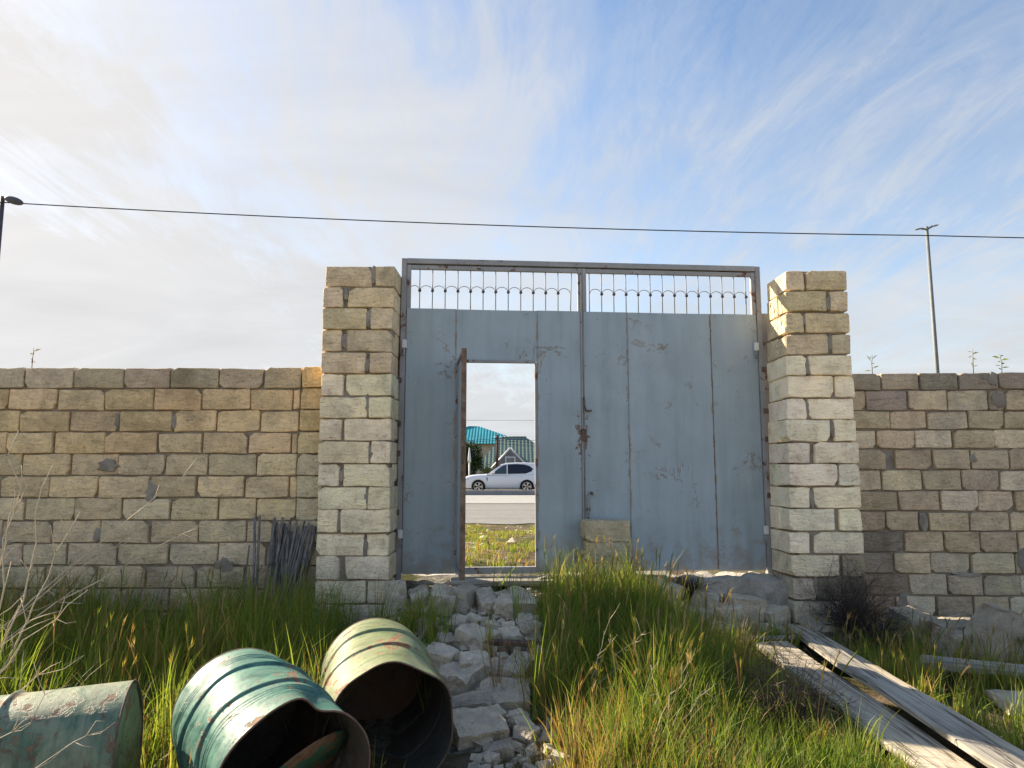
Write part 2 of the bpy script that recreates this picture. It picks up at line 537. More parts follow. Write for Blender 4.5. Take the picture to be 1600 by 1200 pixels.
def m_roof(name, c, dark):
    m, nt, b = newmat(name)
    v = objvec(nt, False)
    x = nd(nt, 'ShaderNodeSeparateXYZ', {0: v})
    wx = mth(nt, 'ABSOLUTE', mth(nt, 'SINE', mth(nt, 'MULTIPLY', x.outputs[0], math.pi / 0.34)))
    wz = mth(nt, 'FRACT', mth(nt, 'DIVIDE', x.outputs[2], 0.24))
    line = mth(nt, 'MAXIMUM', ramp(nt, wx, [(0.0, 1.0), (0.32, 0.0)]), ramp(nt, wz, [(0.0, 1.0), (0.22, 0.0)]))
    col = mixc(nt, line, c, dark)
    col = mixc(nt, 1.0, col, ramp(nt, fnoise(nt, v, 0.8, 5), [(0.3, 0.85), (0.7, 1.15)]), 'MULTIPLY')
    setp(nt, b, color=col, rough=0.5, spec=0.4, normal=bump(nt, mth(nt, 'ADD', wx, wz), 0.8, 0.05))
    return m


def m_ground():
    m, nt, b = newmat('ground_soil')
    v = objvec(nt, False)
    n1 = fnoise(nt, v, 1.3, 7, 0.65, 0.5)
    n2 = fnoise(nt, v, 16, 6, 0.7)
    soil = ramp(nt, n1, [(0.3, (0.075, 0.055, 0.036)), (0.5, (0.16, 0.12, 0.08)), (0.7, (0.26, 0.21, 0.15))])
    turf = ramp(nt, fnoise(nt, v, 9, 5, 0.7), [(0.3, (0.03, 0.045, 0.012)), (0.7, (0.10, 0.11, 0.035))])
    col = mixc(nt, ramp(nt, fnoise(nt, v, 0.9, 6, 0.6), [(0.42, 0.0), (0.56, 0.85)]), soil, turf)
    # crushed limestone dust on the ramp up to the threshold
    x = nd(nt, 'ShaderNodeSeparateXYZ', {0: v})
    wob = mth(nt, 'MULTIPLY', mth(nt, 'SUBTRACT', fnoise(nt, v, 4, 5), 0.5), 0.6)
    dx = mth(nt, 'ABSOLUTE', mth(nt, 'ADD', mth(nt, 'ADD', x.outputs[0], 0.30), wob))
    inx = ramp(nt, dx, [(0.48, 1.0), (0.66, 0.0)])
    iny = mth(nt, 'MULTIPLY', mth(nt, 'GREATER_THAN', x.outputs[1], 3.7), mth(nt, 'LESS_THAN', x.outputs[1], 6.7))
    dust = ramp(nt, n2, [(0.3, (0.10, 0.088, 0.07)), (0.7, (0.30, 0.27, 0.225))])
    col = mixc(nt, mth(nt, 'MULTIPLY', inx, iny), col, dust)
    yard = ramp(nt, mth(nt, 'ADD', x.outputs[1], mth(nt, 'MULTIPLY', wob, 3.0)), [(0.0, 1.0), (1.0, 0.0)])  # unseen soil behind the camera, made pale to bounce light onto the walls
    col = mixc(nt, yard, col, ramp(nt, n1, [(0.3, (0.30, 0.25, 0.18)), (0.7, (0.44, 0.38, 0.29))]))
    col = mixc(nt, 1.0, col, ramp(nt, n2, [(0.3, 0.65), (0.5, 1.0), (0.7, 1.2)]), 'MULTIPLY')
    setp(nt, b, color=col, rough=0.97, spec=0.1, normal=bump(nt, mth(nt, 'ADD', n2, mth(nt, 'MULTIPLY', n1, 0.5)), 0.9, 0.03))
    return m


def m_road(name, c, light):
    m, nt, b = newmat(name)
    v = objvec(nt, False)
    ln = fnoise(nt, mapping(nt, v, scale=(0.05, 1.4, 1)), 1.0, 5, 0.6)
    n2 = fnoise(nt, v, 3.0, 6, 0.7)
    col = mixc(nt, ramp(nt, ln, [(0.35, 0.0), (0.65, 1.0)]), c, light)
    col = mixc(nt, 1.0, col, ramp(nt, n2, [(0.3, 0.85), (0.7, 1.12)]), 'MULTIPLY')
    setp(nt, b, color=col, rough=0.9, spec=0.2, normal=bump(nt, fnoise(nt, v, 60, 3), 0.4, 0.01))
    return m


M = dict(
    stone=m_limestone(),
    mortar=m_rough('mortar', (0.36, 0.315, 0.26), sc=10, tint=(0.25, 0.215, 0.175)),
    rubble=m_rough('rubble_stone', (0.80, 0.695, 0.545), dark=0.58, light=1.22, sc=9, bmp=1.0, bd=0.03, tint=(0.48, 0.415, 0.325), vary=True),
    concrete=m_rough('old_concrete', (0.52, 0.475, 0.41), dark=0.5, light=1.2, sc=5, bmp=1.0, bd=0.03, tint=(0.30, 0.27, 0.23)),
    gate=m_gate(), frame=m_frame(), rust=m_rust(), edge=m_rust('rusted_edge', 1.35),
    dteal=m_drum('drum_teal', (0.025, 0.12, 0.10), (0.115, 0.25, 0.185), 0.565, (0.26, 0.115, 0.055), (0.0, 0.30, 0.60, 0.90)),
    dlime=m_drum('drum_lime', (0.15, 0.205, 0.095), (0.255, 0.285, 0.14), 0.55, (0.33, 0.125, 0.065), (0.0, 0.27, 0.56, 0.86)),
    dgreen=m_drum('drum_green', (0.10, 0.165, 0.10), (0.235, 0.27, 0.175), 0.535, (0.24, 0.13, 0.08), (0.16, 0.52, 0.96)),
    dlid=m_drum('drum_lid', (0.02, 0.09, 0.05), (0.05, 0.14, 0.075), 0.50, (0.20, 0.09, 0.045), (0.0,)),
    din=m_rough('drum_inside', (0.13, 0.115, 0.095), sc=4, tint=(0.15, 0.075, 0.04)),
    wood=m_wood('weathered_board', (0.58, 0.50, 0.38), (0.34, 0.285, 0.205)),
    woodg=m_wood('grey_board', (0.46, 0.42, 0.35), (0.26, 0.23, 0.185)),
    stick=m_wood('grey_stick', (0.25, 0.235, 0.23), (0.11, 0.10, 0.10), (20, 20, 1.2)),
    straw=m_plain('dry_stalk', (0.60, 0.49, 0.35), 0.8, var=0.25, sc=20),
    twig=m_plain('dry_twig', (0.15, 0.105, 0.075), 0.9, var=0.35, sc=12),
    twigd=m_plain('dark_twig', (0.075, 0.055, 0.048), 0.9, var=0.35, sc=12),
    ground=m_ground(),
    grass=m_leaf('grass_blade'),
    leaf=m_leaf('tree_leaf', trans=0.25),
    asphalt=m_road('asphalt', (0.20, 0.195, 0.185), (0.27, 0.26, 0.245)),
    paleroad=m_road('pale_road', (0.33, 0.325, 0.31), (0.40, 0.395, 0.38)),
    kerb=m_rough('kerb_concrete', (0.25, 0.255, 0.26), sc=2, bmp=0.3),
    gutter=m_plain('gutter_seam', (0.055, 0.05, 0.05), 0.9),
    carp=m_plain('white_car_paint', (0.80, 0.81, 0.83), 0.18, var=0.01, coat=0.6, spec=0.5),
    glass=m_plain('dark_glass', (0.012, 0.014, 0.02), 0.06, var=0.1, spec=0.6),
    glass2=m_plain('tinted_glass', (0.05, 0.075, 0.08), 0.08, var=0.1, spec=0.6),
    black=m_plain('black_trim', (0.018, 0.018, 0.02), 0.6),
    tyre=m_plain('tyre_rubber', (0.02, 0.02, 0.02), 0.85),
    alloy=m_plain('alloy', (0.55, 0.56, 0.58), 0.3, metal=0.9, var=0.05),
    lampm=m_plain('lamp_lens', (0.7, 0.72, 0.75), 0.1, var=0.02),
    steel=m_plain('galvanised_steel', (0.36, 0.37, 0.38), 0.5, metal=0.3, var=0.15),
    lampgrey=m_plain('lamp_post_grey', (0.20, 0.215, 0.215), 0.6, var=0.15),
    dsteel=m_plain('dark_steel', (0.09, 0.085, 0.10), 0.6, var=0.2),
    wire=m_plain('cable_sheath', (0.03, 0.03, 0.035), 0.7),
    teal=m_roof('teal_roof', (0.03, 0.34, 0.40), (0.012, 0.20, 0.25)),
    green=m_roof('green_roof', (0.20, 0.27, 0.215), (0.055, 0.10, 0.075)),
    plaster=m_rough('beige_plaster', (0.48, 0.43, 0.34), dark=0.85, light=1.1, sc=1.5, bmp=0.2),
    white=m_plain('white_paint', (0.72, 0.73, 0.74), 0.5, var=0.06),
    bark=m_rough('bark', (0.12, 0.085, 0.06), sc=6),
    pole=m_wood('pole_wood', (0.16, 0.10, 0.075), (0.07, 0.045, 0.035), (14, 14, 0.8)),
)

rng = random.Random(7)

# ------------------------------------------------------------------ ground and road
def axis(parts):
    out = []
    for a, b, s in parts:
        n = max(1, int(round((b - a) / s)))
        out += [a + (b - a) * i / n for i in range(n)]
    out.append(parts[-1][1])
    return np.array(out)


gx = axis([(-3000, -300, 450), (-300, -60, 40), (-60, -12, 6), (-12, -6, 0.6), (-6, 7, 0.10), (7, 12, 0.6), (12, 60, 6), (60, 300, 40), (300, 3000, 450)])
gy = axis([(-60, -6, 6), (-6, 1, 0.5), (1, 6.3, 0.10), (6.3, 6.8, 0.05), (6.8, 20, 0.2), (20, 66, 2), (66, 300, 30), (300, 5000, 500)])
XX, YY = np.meshgrid(gx, gy)
ZZ = ground_z(XX, YY)
nx, ny = len(gx), len(gy)
gv = np.stack([XX.ravel(), YY.ravel(), ZZ.ravel()], 1)
ii = np.arange(nx * ny).reshape(ny, nx)
gf = np.stack([ii[:-1, :-1].ravel(), ii[:-1, 1:].ravel(), ii[1:, 1:].ravel(), ii[1:, :-1].ravel()], 1)


def fastmesh(V, F, k, name='mesh', smooth=False):
    """F: (n, k) array of k-gons"""
    me = bpy.data.meshes.new(name)
    me.vertices.add(len(V)); me.vertices.foreach_set('co', np.asarray(V, np.float32).ravel())
    n = len(F)
    me.loops.add(n * k); me.loops.foreach_set('vertex_index', np.asarray(F, np.int32).ravel())
    me.polygons.add(n)
    me.polygons.foreach_set('loop_start', np.arange(0, n * k, k, dtype=np.int32))
    me.polygons.foreach_set('use_smooth', np.full(n, smooth))
    me.update(calc_edges=True)
    me.validate()
    return me


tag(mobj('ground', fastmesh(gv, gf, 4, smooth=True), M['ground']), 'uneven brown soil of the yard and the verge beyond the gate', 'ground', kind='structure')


def sheet(name, y0, y1, z, mat, label, wob0=0.0):
    xs = axis([(-400, -20, 20), (-20, 20, 0.5), (20, 400, 20)])
    V, F = [], []
    for i, x in enumerate(xs):
        w = wob0 * (float(vnoise(x * 0.9, 2.0, 4)) - 0.5) * 2 + wob0 * (float(vnoise(x * 3, 5.0, 6)) - 0.5)
        V += [(x, y0 + w, z), (x, y1, z)]
        if i:
            F.append((2 * i - 2, 2 * i, 2 * i + 1, 2 * i - 1))
    return tag(mobj(name, pydata(V, F, normals=False), mat), label, 'road', kind='structure')


sheet('road', 19.6, 30.0, -0.100, M['asphalt'], 'grey asphalt carriageway seen through the wicket', 0.5)
sheet('gutter', 29.8, 30.3, -0.094, M['gutter'], 'dark seam between the two road surfaces')
sheet('paved_shoulder', 30.15, 39.0, -0.088, M['paleroad'], 'pale concrete lane in front of the median kerb')
sheet('far_road', 39.3, 48.5, -0.100, M['asphalt'], 'far carriageway that the white car stands on')
kb = box(-120, 120, 39.0, 39.35, -0.15, 0.18, 0.02)
tag(mobj('median_kerb', kb, M['kerb']), 'long grey concrete median kerb in front of the car', 'kerb', kind='structure')


# ------------------------------------------------------------------ limestone blocks
def block_mesh(l, d, h, seed):
    """a sawn block: worn outline, dressed face a little proud of the arris"""
    r = random.Random(seed)
    c = lambda: r.uniform(0.005, 0.013)
    ch = [c() for _ in range(8)]
    for _ in range(r.choice((0, 1, 1, 2))):
        k = r.randrange(4)
        ch[2 * k] = r.uniform(0.02, 0.07) * min(1, l / 0.3); ch[2 * k + 1] = r.uniform(0.02, 0.055)
    x0, x1 = -l / 2, l / 2
    P = [(x0 + ch[0], 0), (x0 + l * 0.35, 0), (x0 + l * 0.68, 0), (x1 - ch[2], 0), (x1, ch[3]), (x1, h - ch[5]), (x1 - ch[4], h), (x0 + l * 0.66, h), (x0 + l * 0.33, h), (x0 + ch[6], h), (x0, h - ch[7]), (x0, ch[1])]
    P = [(x + r.gauss(0, 0.003), z + r.gauss(0, 0.0028)) for x, z in P]
    n = len(P)
    V = []
    for k, (x, z) in enumerate(P):                       # face, arris, back
        cx, cz = 0.0, h / 2
        V.append((x - math.copysign(0.005, x - cx), r.uniform(-0.003, 0.003), z - math.copysign(0.0045, z - cz)))
    for (x, z) in P: V.append((x, 0.006 + r.uniform(0, 0.006), z))
    for (x, z) in P: V.append((x0 if x < -l * 0.4 else (x1 if x > l * 0.4 else x), d, 0 if z < h * 0.3 and False else z))
    V.append((r.uniform(-0.1, 0.1) * l, -0.006 + r.gauss(0, 0.003), h / 2))
    F = [(k, (k + 1) % n, 3 * n) for k in range(n)]
    for q in (0, n):
        F += [(q + k, q + n + k, q + n + (k + 1) % n, q + (k + 1) % n) for k in range(n)]
    F.append(tuple(range(2 * n, 3 * n)))
    return pydata(V, F)


BLK = {}


def get_block(l, d, h):
    key = (round(l / 0.06), round(d / 0.05))
    if key not in BLK:
        L0, D0 = key[0] * 0.06, d
        BLK[key] = [(block_mesh(max(L0, 0.05), D0, 0.184, 1000 + key[0] * 31 + key[1] * 7 + i), max(L0, 0.05), D0) for i in range(6)]
    return rng.choice(BLK[key])


def put_block(parent, x0, x1, y0, d, z0, h, col, name='block'):
    me, L0, D0 = get_block(x1 - x0, d, h)
    o = mobj(name, me, M['stone'], parent, ((x0 + x1) / 2, y0 + rng.gauss(0, 0.003), z0),
             (rng.gauss(0, 0.008), rng.gauss(0, 0.006), rng.gauss(0, 0.010)), ((x1 - x0) / L0, d / D0, h / 0.184), col)
    return o


def patch_mesh(w, h, seed, t=0.016):
    r = random.Random(seed)
    n = 14
    ph = [r.uniform(0.65, 1.15) for _ in range(n)]
    V = []
    for s, y in ((1.0, 0.0), (0.86, -t)):
        for k in range(n):
            a = 2 * math.pi * k / n
            V.append((w / 2 * ph[k] * math.cos(a) * s, y + (r.uniform(0, 0.005) if y else 0), h / 2 * ph[k] * math.sin(a) * s))
    V.append((0, -t * 1.1, 0))
    F = [(k, (k + 1) % n, n + (k + 1) % n, n + k) for k in range(n)] + [(n + k, n + (k + 1) % n, 2 * n) for k in range(n)]
    return pydata(V, F)


def tint(c, r, v=0.12):
    k = 1.18 * (1 + r.uniform(-v, v))
    return (c[0] * k * (1 + r.uniform(-0.04, 0.04)), c[1] * k, c[2] * k * (1 + r.uniform(-0.07, 0.05)))


LW = [[-4.83, -4.39, -3.94, -3.5, -3.07, -2.64, -2.24, -1.89], [-4.96, -4.52, -4.08, -3.65, -3.21, -2.78, -2.35, -1.97, -1.9],
      [-4.84, -4.41, -3.96, -3.51, -3.03, -2.64, -2.25, -1.9], [-4.94, -4.5, -4.08, -3.63, -3.16, -2.76, -2.35, -1.97, -1.91],
      [-4.78, -4.35, -3.92, -3.5, -3.08, -2.7, -2.27, -1.91], [-4.52, -4.09, -3.66, -3.2, -2.79, -2.36, -1.97, -1.9],
      [-4.72, -4.29, -3.85, -3.44, -3.01, -2.59, -2.25, -1.9], [-4.47, -4.04, -3.61, -3.18, -2.75, -2.33, -2.1, -1.89],
      [-4.71, -4.28, -3.89, -3.45, -3.0, -2.57, -2.15, -1.89], [-4.49, -4.07, -3.62, -3.19, -2.75, -2.33, -1.89],
      [-4.69, -4.28, -3.84, -3.41, -2.98, -2.55, -2.11, -1.89], [-4.50, -4.08, -3.64, -3.2, -2.76, -2.32, -1.89]]
RW = [[3.26, 3.54, 3.9, 4.26, 4.64, 5.0], [3.27, 3.39, 3.78, 4.15, 4.53, 4.68, 5.01], [3.28, 3.6, 3.95, 4.32, 4.65, 5.0],
      [3.27, 3.46, 3.82, 4.17, 4.55, 4.9], [3.28, 3.55, 3.63, 3.97, 4.32, 4.67, 5.02], [3.28, 3.49, 3.87, 4.23, 4.57, 4.92],
      [3.29, 3.63, 4.02, 4.36, 4.69, 5.03], [3.28, 3.5, 3.81, 3.9, 4.27, 4.63, 4.98], [3.3, 3.66, 4.02, 4.35, 4.69, 5.02],
      [3.29, 3.55, 3.89, 4.25, 4.65, 4.98], [3.32, 3.68, 4.03, 4.35, 4.68, 5.01], [3.28, 3.55, 3.91, 4.25, 4.57, 4.92],
      [3.3, 3.62, 3.98, 4.34, 4.7, 5.03]]

# left wall
wl = empty('boundary_wall', (-3.2, 6.2, 0.0), label='brown limestone block wall left of the gate with orange blocks at its end', cat='wall')
OX, OY = -3.2, 6.2
TOP = 2.345
PIT = 0.194
mobj('mortar', box(-6.6 - OX, -1.672 - OX, 0.036, 0.175, -0.2, TOP - 0.02), M['mortar'], wl)
for i, row in enumerate(LW):
    js = list(row)
    while js[0] > -6.2:
        js.insert(0, js[0] - rng.uniform(0.42, 0.45))
    zb = TOP - (i + 1) * PIT
    base = (0.56, 0.425, 0.265) if i < 4 else ((0.54, 0.43, 0.285) if i < 7 else (0.50, 0.405, 0.28))
    for a, c in zip(js[:-1], js[1:]):
        if c - a < 0.035:
            continue
        col = tint(base, rng, 0.17)
        if i == 0: col = tint((0.46, 0.37, 0.26), rng, 0.14)
        if i in (1, 2, 3) and rng.random() < 0.35: col = tint((0.60, 0.44, 0.255), rng, 0.1)
        g = rng.uniform(0.002, 0.012)
        dz = rng.uniform(0.002, 0.009)
        put_block(wl, a - OX + g, c - OX - rng.uniform(0.002, 0.012), rng.uniform(-0.007, 0.008), 0.19, zb + dz, PIT - dz - rng.uniform(0.002, 0.014), col)
    col = tint(((0.62, 0.43, 0.22), (0.60, 0.42, 0.21), (0.58, 0.43, 0.24), (0.54, 0.42, 0.26))[i] if i < 4 else (0.44, 0.39, 0.29), rng, 0.08)
    put_block(wl, js[-1] - OX + 0.004, -1.675 - OX, -0.016 + rng.uniform(-0.006, 0.006), 0.20, zb + (0.012 if i < 3 else 0.005), PIT - 0.010, col)
for k, (x, z, w, h) in enumerate([(-3.53, 1.86, 0.05, 0.17), (-3.02, 1.86, 0.05, 0.16), (-3.58, 1.46, 0.20, 0.13), (-3.22, 1.24, 0.22, 0.20), (-1.79, 0.93, 0.22, 0.24), (-3.62, 0.86, 0.12, 0.12), (-4.5, 0.8, 0.26, 0.1), (-2.5, 0.6, 0.2, 0.14)]):
    mobj('mortar_patch', patch_mesh(w, h, k + 50, 0.012), M['mortar'], wl, (x - OX, 0.002, z))

# right wall, set back and turned slightly towards the yard
wr = empty('boundary_wall', (3.3, 6.62, 0.0), (0, 0, -0.045), label='grey limestone block wall right of the gate with rubble at its foot', cat='wall')
OX = 3.3
RZ = [2.352, 2.183, 1.984, 1.807, 1.623, 1.427, 1.233, 1.04, 0.859, 0.664, 0.47, 0.275, 0.089, -0.108]
mobj('mortar', box(3.10 - OX, 6.9 - OX, 0.036, 0.175, -0.35, 2.33), M['mortar'], wr)
for i, row in enumerate(RW):
    js = list(row)
    js[0] = js[0] - 0.17 if js[1] - js[0] > 0.15 else js[0] - 0.2
    while js[-1] < 6.6:
        js.append(js[-1] + rng.uniform(0.34, 0.38))
    zt, zb = RZ[i], RZ[i + 1]
    base = (0.47, 0.375, 0.265) if i < 9 else (0.41, 0.345, 0.25)
    for q, (a, c) in enumerate(zip(js[:-1], js[1:])):
        if (i, q) in ((4, 1), (7, 2)):
            continue
        col = tint(base, rng, 0.17)
        if i < 2 and rng.random() < 0.5: col = tint((0.30, 0.25, 0.20), rng, 0.12)
        if 3 <= i <= 6 and rng.random() < 0.4: col = tint((0.58, 0.48, 0.345), rng, 0.1)
        if i in (8, 9, 10, 11) and q == 0: col = tint((0.25, 0.21, 0.165), rng, 0.15)
        if i in (10, 11) and q > 0 and rng.random() < 0.4: col = tint((0.52, 0.455, 0.36), rng, 0.1)
        g = rng.uniform(0.002, 0.013)
        dz = rng.uniform(0.002, 0.010)
        put_block(wr, a - OX + g, c - OX - rng.uniform(0.002, 0.013), rng.uniform(-0.008, 0.009), 0.19, zb + dz, zt - zb - dz - rng.uniform(0.002, 0.016), col)
for k, (x, z, w, h) in enumerate([(4.58, 2.28, 0.1, 0.16), (4.63, 2.08, 0.16, 0.16), (3.85, 0.94, 0.09, 0.17), (4.72, 0.6, 0.16, 0.3), (4.34, 1.53, 0.08, 0.1), (3.6, 0.18, 0.14, 0.2), (4.2, 0.46, 0.3, 0.06)]):
    mobj('mortar_patch', patch_mesh(w, h, k + 90, 0.012), M['mortar'], wr, (x - OX, 0.002, z))


def pillar(x_fn, Y, depth, top, n, label, cols, flip, oy_noise=0.006, soot=lambda i, c: c):
    xm = sum(x_fn(1.0)) / 2
    root = empty('gate_pillar', (xm, Y, 0.0), label=label, cat='pillar', group='stone pillars either side of the gate')
    pit = 0.195
    cx0, cx1 = -9, 9
    for i in range(n):
        a, c = x_fn(top - (i + 0.5) * pit)
        cx0, cx1 = max(cx0, a - xm + 0.018), min(cx1, c - xm - 0.018)
    mobj('mortar', box(cx0, cx1, 0.038, depth - 0.02, -0.25, top - 0.012), M['mortar'], root)
    for i in range(n):
        z0 = top - (i + 1) * pit
        a, c = x_fn(z0 + pit / 2)
        a -= xm; c -= xm
        h = pit - rng.uniform(0.004, 0.020)
        sx, sy = rng.gauss(0, 0.004), rng.gauss(0, oy_noise)
        j = rng.uniform(0.012, 0.050)
        col = lambda: tint(cols(i), rng, 0.10)
        wdt = c - a
        hw = wdt * rng.uniform(0.27, 0.32)
        if (i + flip) % 2 == 0:      # long block left, header right
            put_block(root, a + sx, c - hw - j + sx, sy, 0.19, z0, h, col())
            put_block(root, a + sx, c - hw - j + sx, sy + 0.20, depth - 0.20, z0, h, col())
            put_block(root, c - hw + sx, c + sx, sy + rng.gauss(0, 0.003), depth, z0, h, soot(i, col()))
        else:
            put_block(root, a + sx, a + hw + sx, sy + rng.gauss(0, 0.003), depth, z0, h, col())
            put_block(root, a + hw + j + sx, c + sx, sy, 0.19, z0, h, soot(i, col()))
            put_block(root, a + hw + j + sx, c + sx, sy + 0.20, depth - 0.20, z0, h, col())
        if rng.random() < 0.65:      # mortar that was pushed out and smeared over the joint
            jx = (c - hw - j / 2) if (i + flip) % 2 == 0 else (a + hw + j / 2)
            mobj('mortar_patch', patch_mesh(rng.uniform(0.05, 0.10), rng.uniform(0.12, 0.21), i * 7 + flip, 0.012), M['mortar'], root, (jx + sx, sy + 0.012, z0 + pit * rng.uniform(0.35, 0.6)))
    return root


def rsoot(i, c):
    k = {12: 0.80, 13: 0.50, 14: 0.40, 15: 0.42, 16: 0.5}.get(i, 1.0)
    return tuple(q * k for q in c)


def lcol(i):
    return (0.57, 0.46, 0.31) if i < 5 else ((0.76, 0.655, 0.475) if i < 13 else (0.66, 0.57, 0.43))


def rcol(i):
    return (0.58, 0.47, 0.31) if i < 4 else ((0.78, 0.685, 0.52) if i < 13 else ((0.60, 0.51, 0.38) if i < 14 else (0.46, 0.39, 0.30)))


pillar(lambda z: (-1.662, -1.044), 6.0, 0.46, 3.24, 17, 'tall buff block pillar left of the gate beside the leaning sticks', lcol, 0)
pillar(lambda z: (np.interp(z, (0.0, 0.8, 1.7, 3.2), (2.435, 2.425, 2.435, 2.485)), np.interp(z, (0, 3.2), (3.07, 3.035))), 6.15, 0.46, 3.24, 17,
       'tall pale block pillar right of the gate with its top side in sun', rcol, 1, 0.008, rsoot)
# ------------------------------------------------------------------ the gate
YAW = math.atan(0.28 / 3.48)
gate = empty('metal_gate', (-1.04, 6.38, 0.5), (0, 0, YAW), 'grey painted sheet steel double gate with rust and a grille along its top', 'gate')


def steel(name, x0, x1, y0, y1, z0, z1, parent=gate, mat='frame', bev=0.003):
    return mobj(name, box(x0, x1, y0, y1, z0, z1, bev), M[mat], parent)


steel('frame_post', 0.0, 0.048, -0.03, 0.03, -0.06, 2.905)
steel('frame_post', 3.432, 3.48, -0.03, 0.03, -0.06, 2.905)
steel('rebate_strip', 0.010, 0.075, 0.031, 0.036, 0.0, 2.86)
steel('rebate_strip', 3.405, 3.470, 0.031, 0.036, 0.0, 2.86)
steel('rebate_strip', 0.0755, 3.4045, 0.031, 0.036, 2.83, 2.88)
steel('post_flange', 3.470, 3.60, 0.031, 0.042, -0.05, 2.45)
steel('post_flange', -0.10, 0.050, 0.098, 0.108, -0.05, 2.70)
steel('post_web', 0.020, 0.048, 0.0305, 0.0975, -0.05, 2.90)
steel('lintel', 0.0485, 3.4315, -0.028, 0.028, 2.858, 2.908)


def sheet_mesh(x0, x1, z0, z1, y, seed, amp=0.0075):
    n, k = 10, 18
    V, F = [], []
    for j in range(k + 1):
        for i in range(n + 1):
            x = x0 + (x1 - x0) * i / n; z = z0 + (z1 - z0) * j / k
            e = math.sin(math.pi * i / n) * 0.7 + 0.3
            d = (float(vnoise(x * 2.2 + seed, z * 1.6, seed)) - 0.5) * 2 * amp * e
            V.append((x, y + d, z))
    for j in range(k):
        for i in range(n):
            a = j * (n + 1) + i
            F.append((a, a + 1, a + n + 2, a + n + 1))
    o = len(V)
    V += [(p[0], p[1] + 0.003, p[2]) for p in V]
    F += [tuple(q + o for q in f[::-1]) for f in F]
    rim = [i for i in range(n + 1)] + [j * (n + 1) + n for j in range(1, k + 1)] + [k * (n + 1) + i for i in range(n - 1, -1, -1)] + [j * (n + 1) for j in range(k - 1, 0, -1)]
    for q in range(len(rim)):
        a, c = rim[q], rim[(q + 1) % len(rim)]
        F.append((a, c, c + o, a + o))
    return pydata(V, F, smooth=False)


def leaf(x0, x1, seams, bars, tilt_last):
    lf = empty('gate_leaf'); lf.parent = gate
    steel('stile', x0, x0 + 0.040, -0.018, 0.022, 0.02, 2.848, lf)
    steel('stile', x1 - 0.040, x1, -0.018, 0.022, 0.02, 2.848, lf)
    steel('top_rail', x0 + 0.0405, x1 - 0.0405, -0.016, 0.020, 2.806, 2.846, lf)
    steel('middle_rail', x0 + 0.0405, x1 - 0.0405, -0.012, 0.020, 2.380, 2.420, lf)
    for n, x in enumerate(bars):
        dx = 0.012 if (tilt_last and n == len(bars) - 1) else 0.0
        mobj('bar', tube([(x, 0.004, 2.425), (x + dx, 0.004, 2.8055)], 0.0052, 6), M['frame'], lf)
        if n < len(bars) - (1 if tilt_last else 0) and not (n == 0 and not tilt_last):
            mobj('ball', BALL, M['dsteel'], lf, (x, -0.004, 2.603), (math.pi / 2, 0, 0), (1, 1, 0.6))
    step = bars[1] - bars[0]
    xs = ([bars[0] - step + 0.02] if tilt_last else []) + list(bars)
    for a, c in zip(xs[:-1], xs[1:]):
        r = (c - a) / 2 - 0.004
        pts = [((a + c) / 2 - r * math.cos(t), 0.000, 2.606 + 0.046 * math.sin(t)) for t in [math.pi * q / 8 for q in range(9)]]
        mobj('scroll', tube(pts, 0.0036, 5), M['frame'], lf)
    return lf


BALL = ball(0.0165)
lleaf = leaf(0.0495, 1.7145, (), [0.171 + 0.1195 * i for i in range(13)], True)
rleaf = leaf(1.7165, 3.4305, (), [1.789 + 0.1194 * i for i in range(14)], False)
SH = lambda *a: mobj('panel', sheet_mesh(*a), M['gate'])
for a in ((0.058, 0.516, 0.0, 2.426, -0.0235, 1), (0.500, 1.300, 1.932, 2.424, -0.0185, 2), (1.284, 1.690, 0.0, 2.426, -0.0235, 3)):
    SH(*a).parent = lleaf
for a in ((1.728, 2.148, 0.0, 2.424, -0.0225, 4), (2.144, 2.962, 0.004, 2.422, -0.0270, 5), (2.958, 3.420, -0.004, 2.424, -0.0225, 6)):
    SH(*a).parent = rleaf
# wicket doorway in the left leaf
steel('wicket_jamb', 0.505, 0.530, -0.019, 0.022, 0.0, 1.93, lleaf)
steel('wicket_jamb', 1.258, 1.286, -0.019, 0.024, 0.0, 1.93, lleaf)
steel('wicket_head', 0.5305, 1.2575, -0.026, 0.024, 1.922, 1.948, lleaf)
steel('wicket_sill', 0.5305, 1.2575, -0.024, 0.024, -0.008, 0.052, lleaf)
steel('cover_strip', 1.694, 1.711, -0.034, -0.027, 0.0, 2.80, lleaf, 'frame')
steel('cover_strip', 1.690, 1.745, 0.024, 0.029, 0.02, 2.84, lleaf, 'frame')
steel('seam_weld', 0.512, 0.517, -0.029, -0.0255, 1.95, 2.41, lleaf, 'frame', 0.001)
steel('seam_weld', 1.281, 1.286, -0.029, -0.0255, 1.95, 2.41, lleaf, 'frame', 0.001)
steel('seam_weld', 2.145, 2.151, -0.031, -0.028, 0.01, 2.41, rleaf, 'frame', 0.001)
steel('seam_weld', 2.957, 2.964, -0.032, -0.028, 0.01, 2.41, rleaf, 'edge', 0.001)
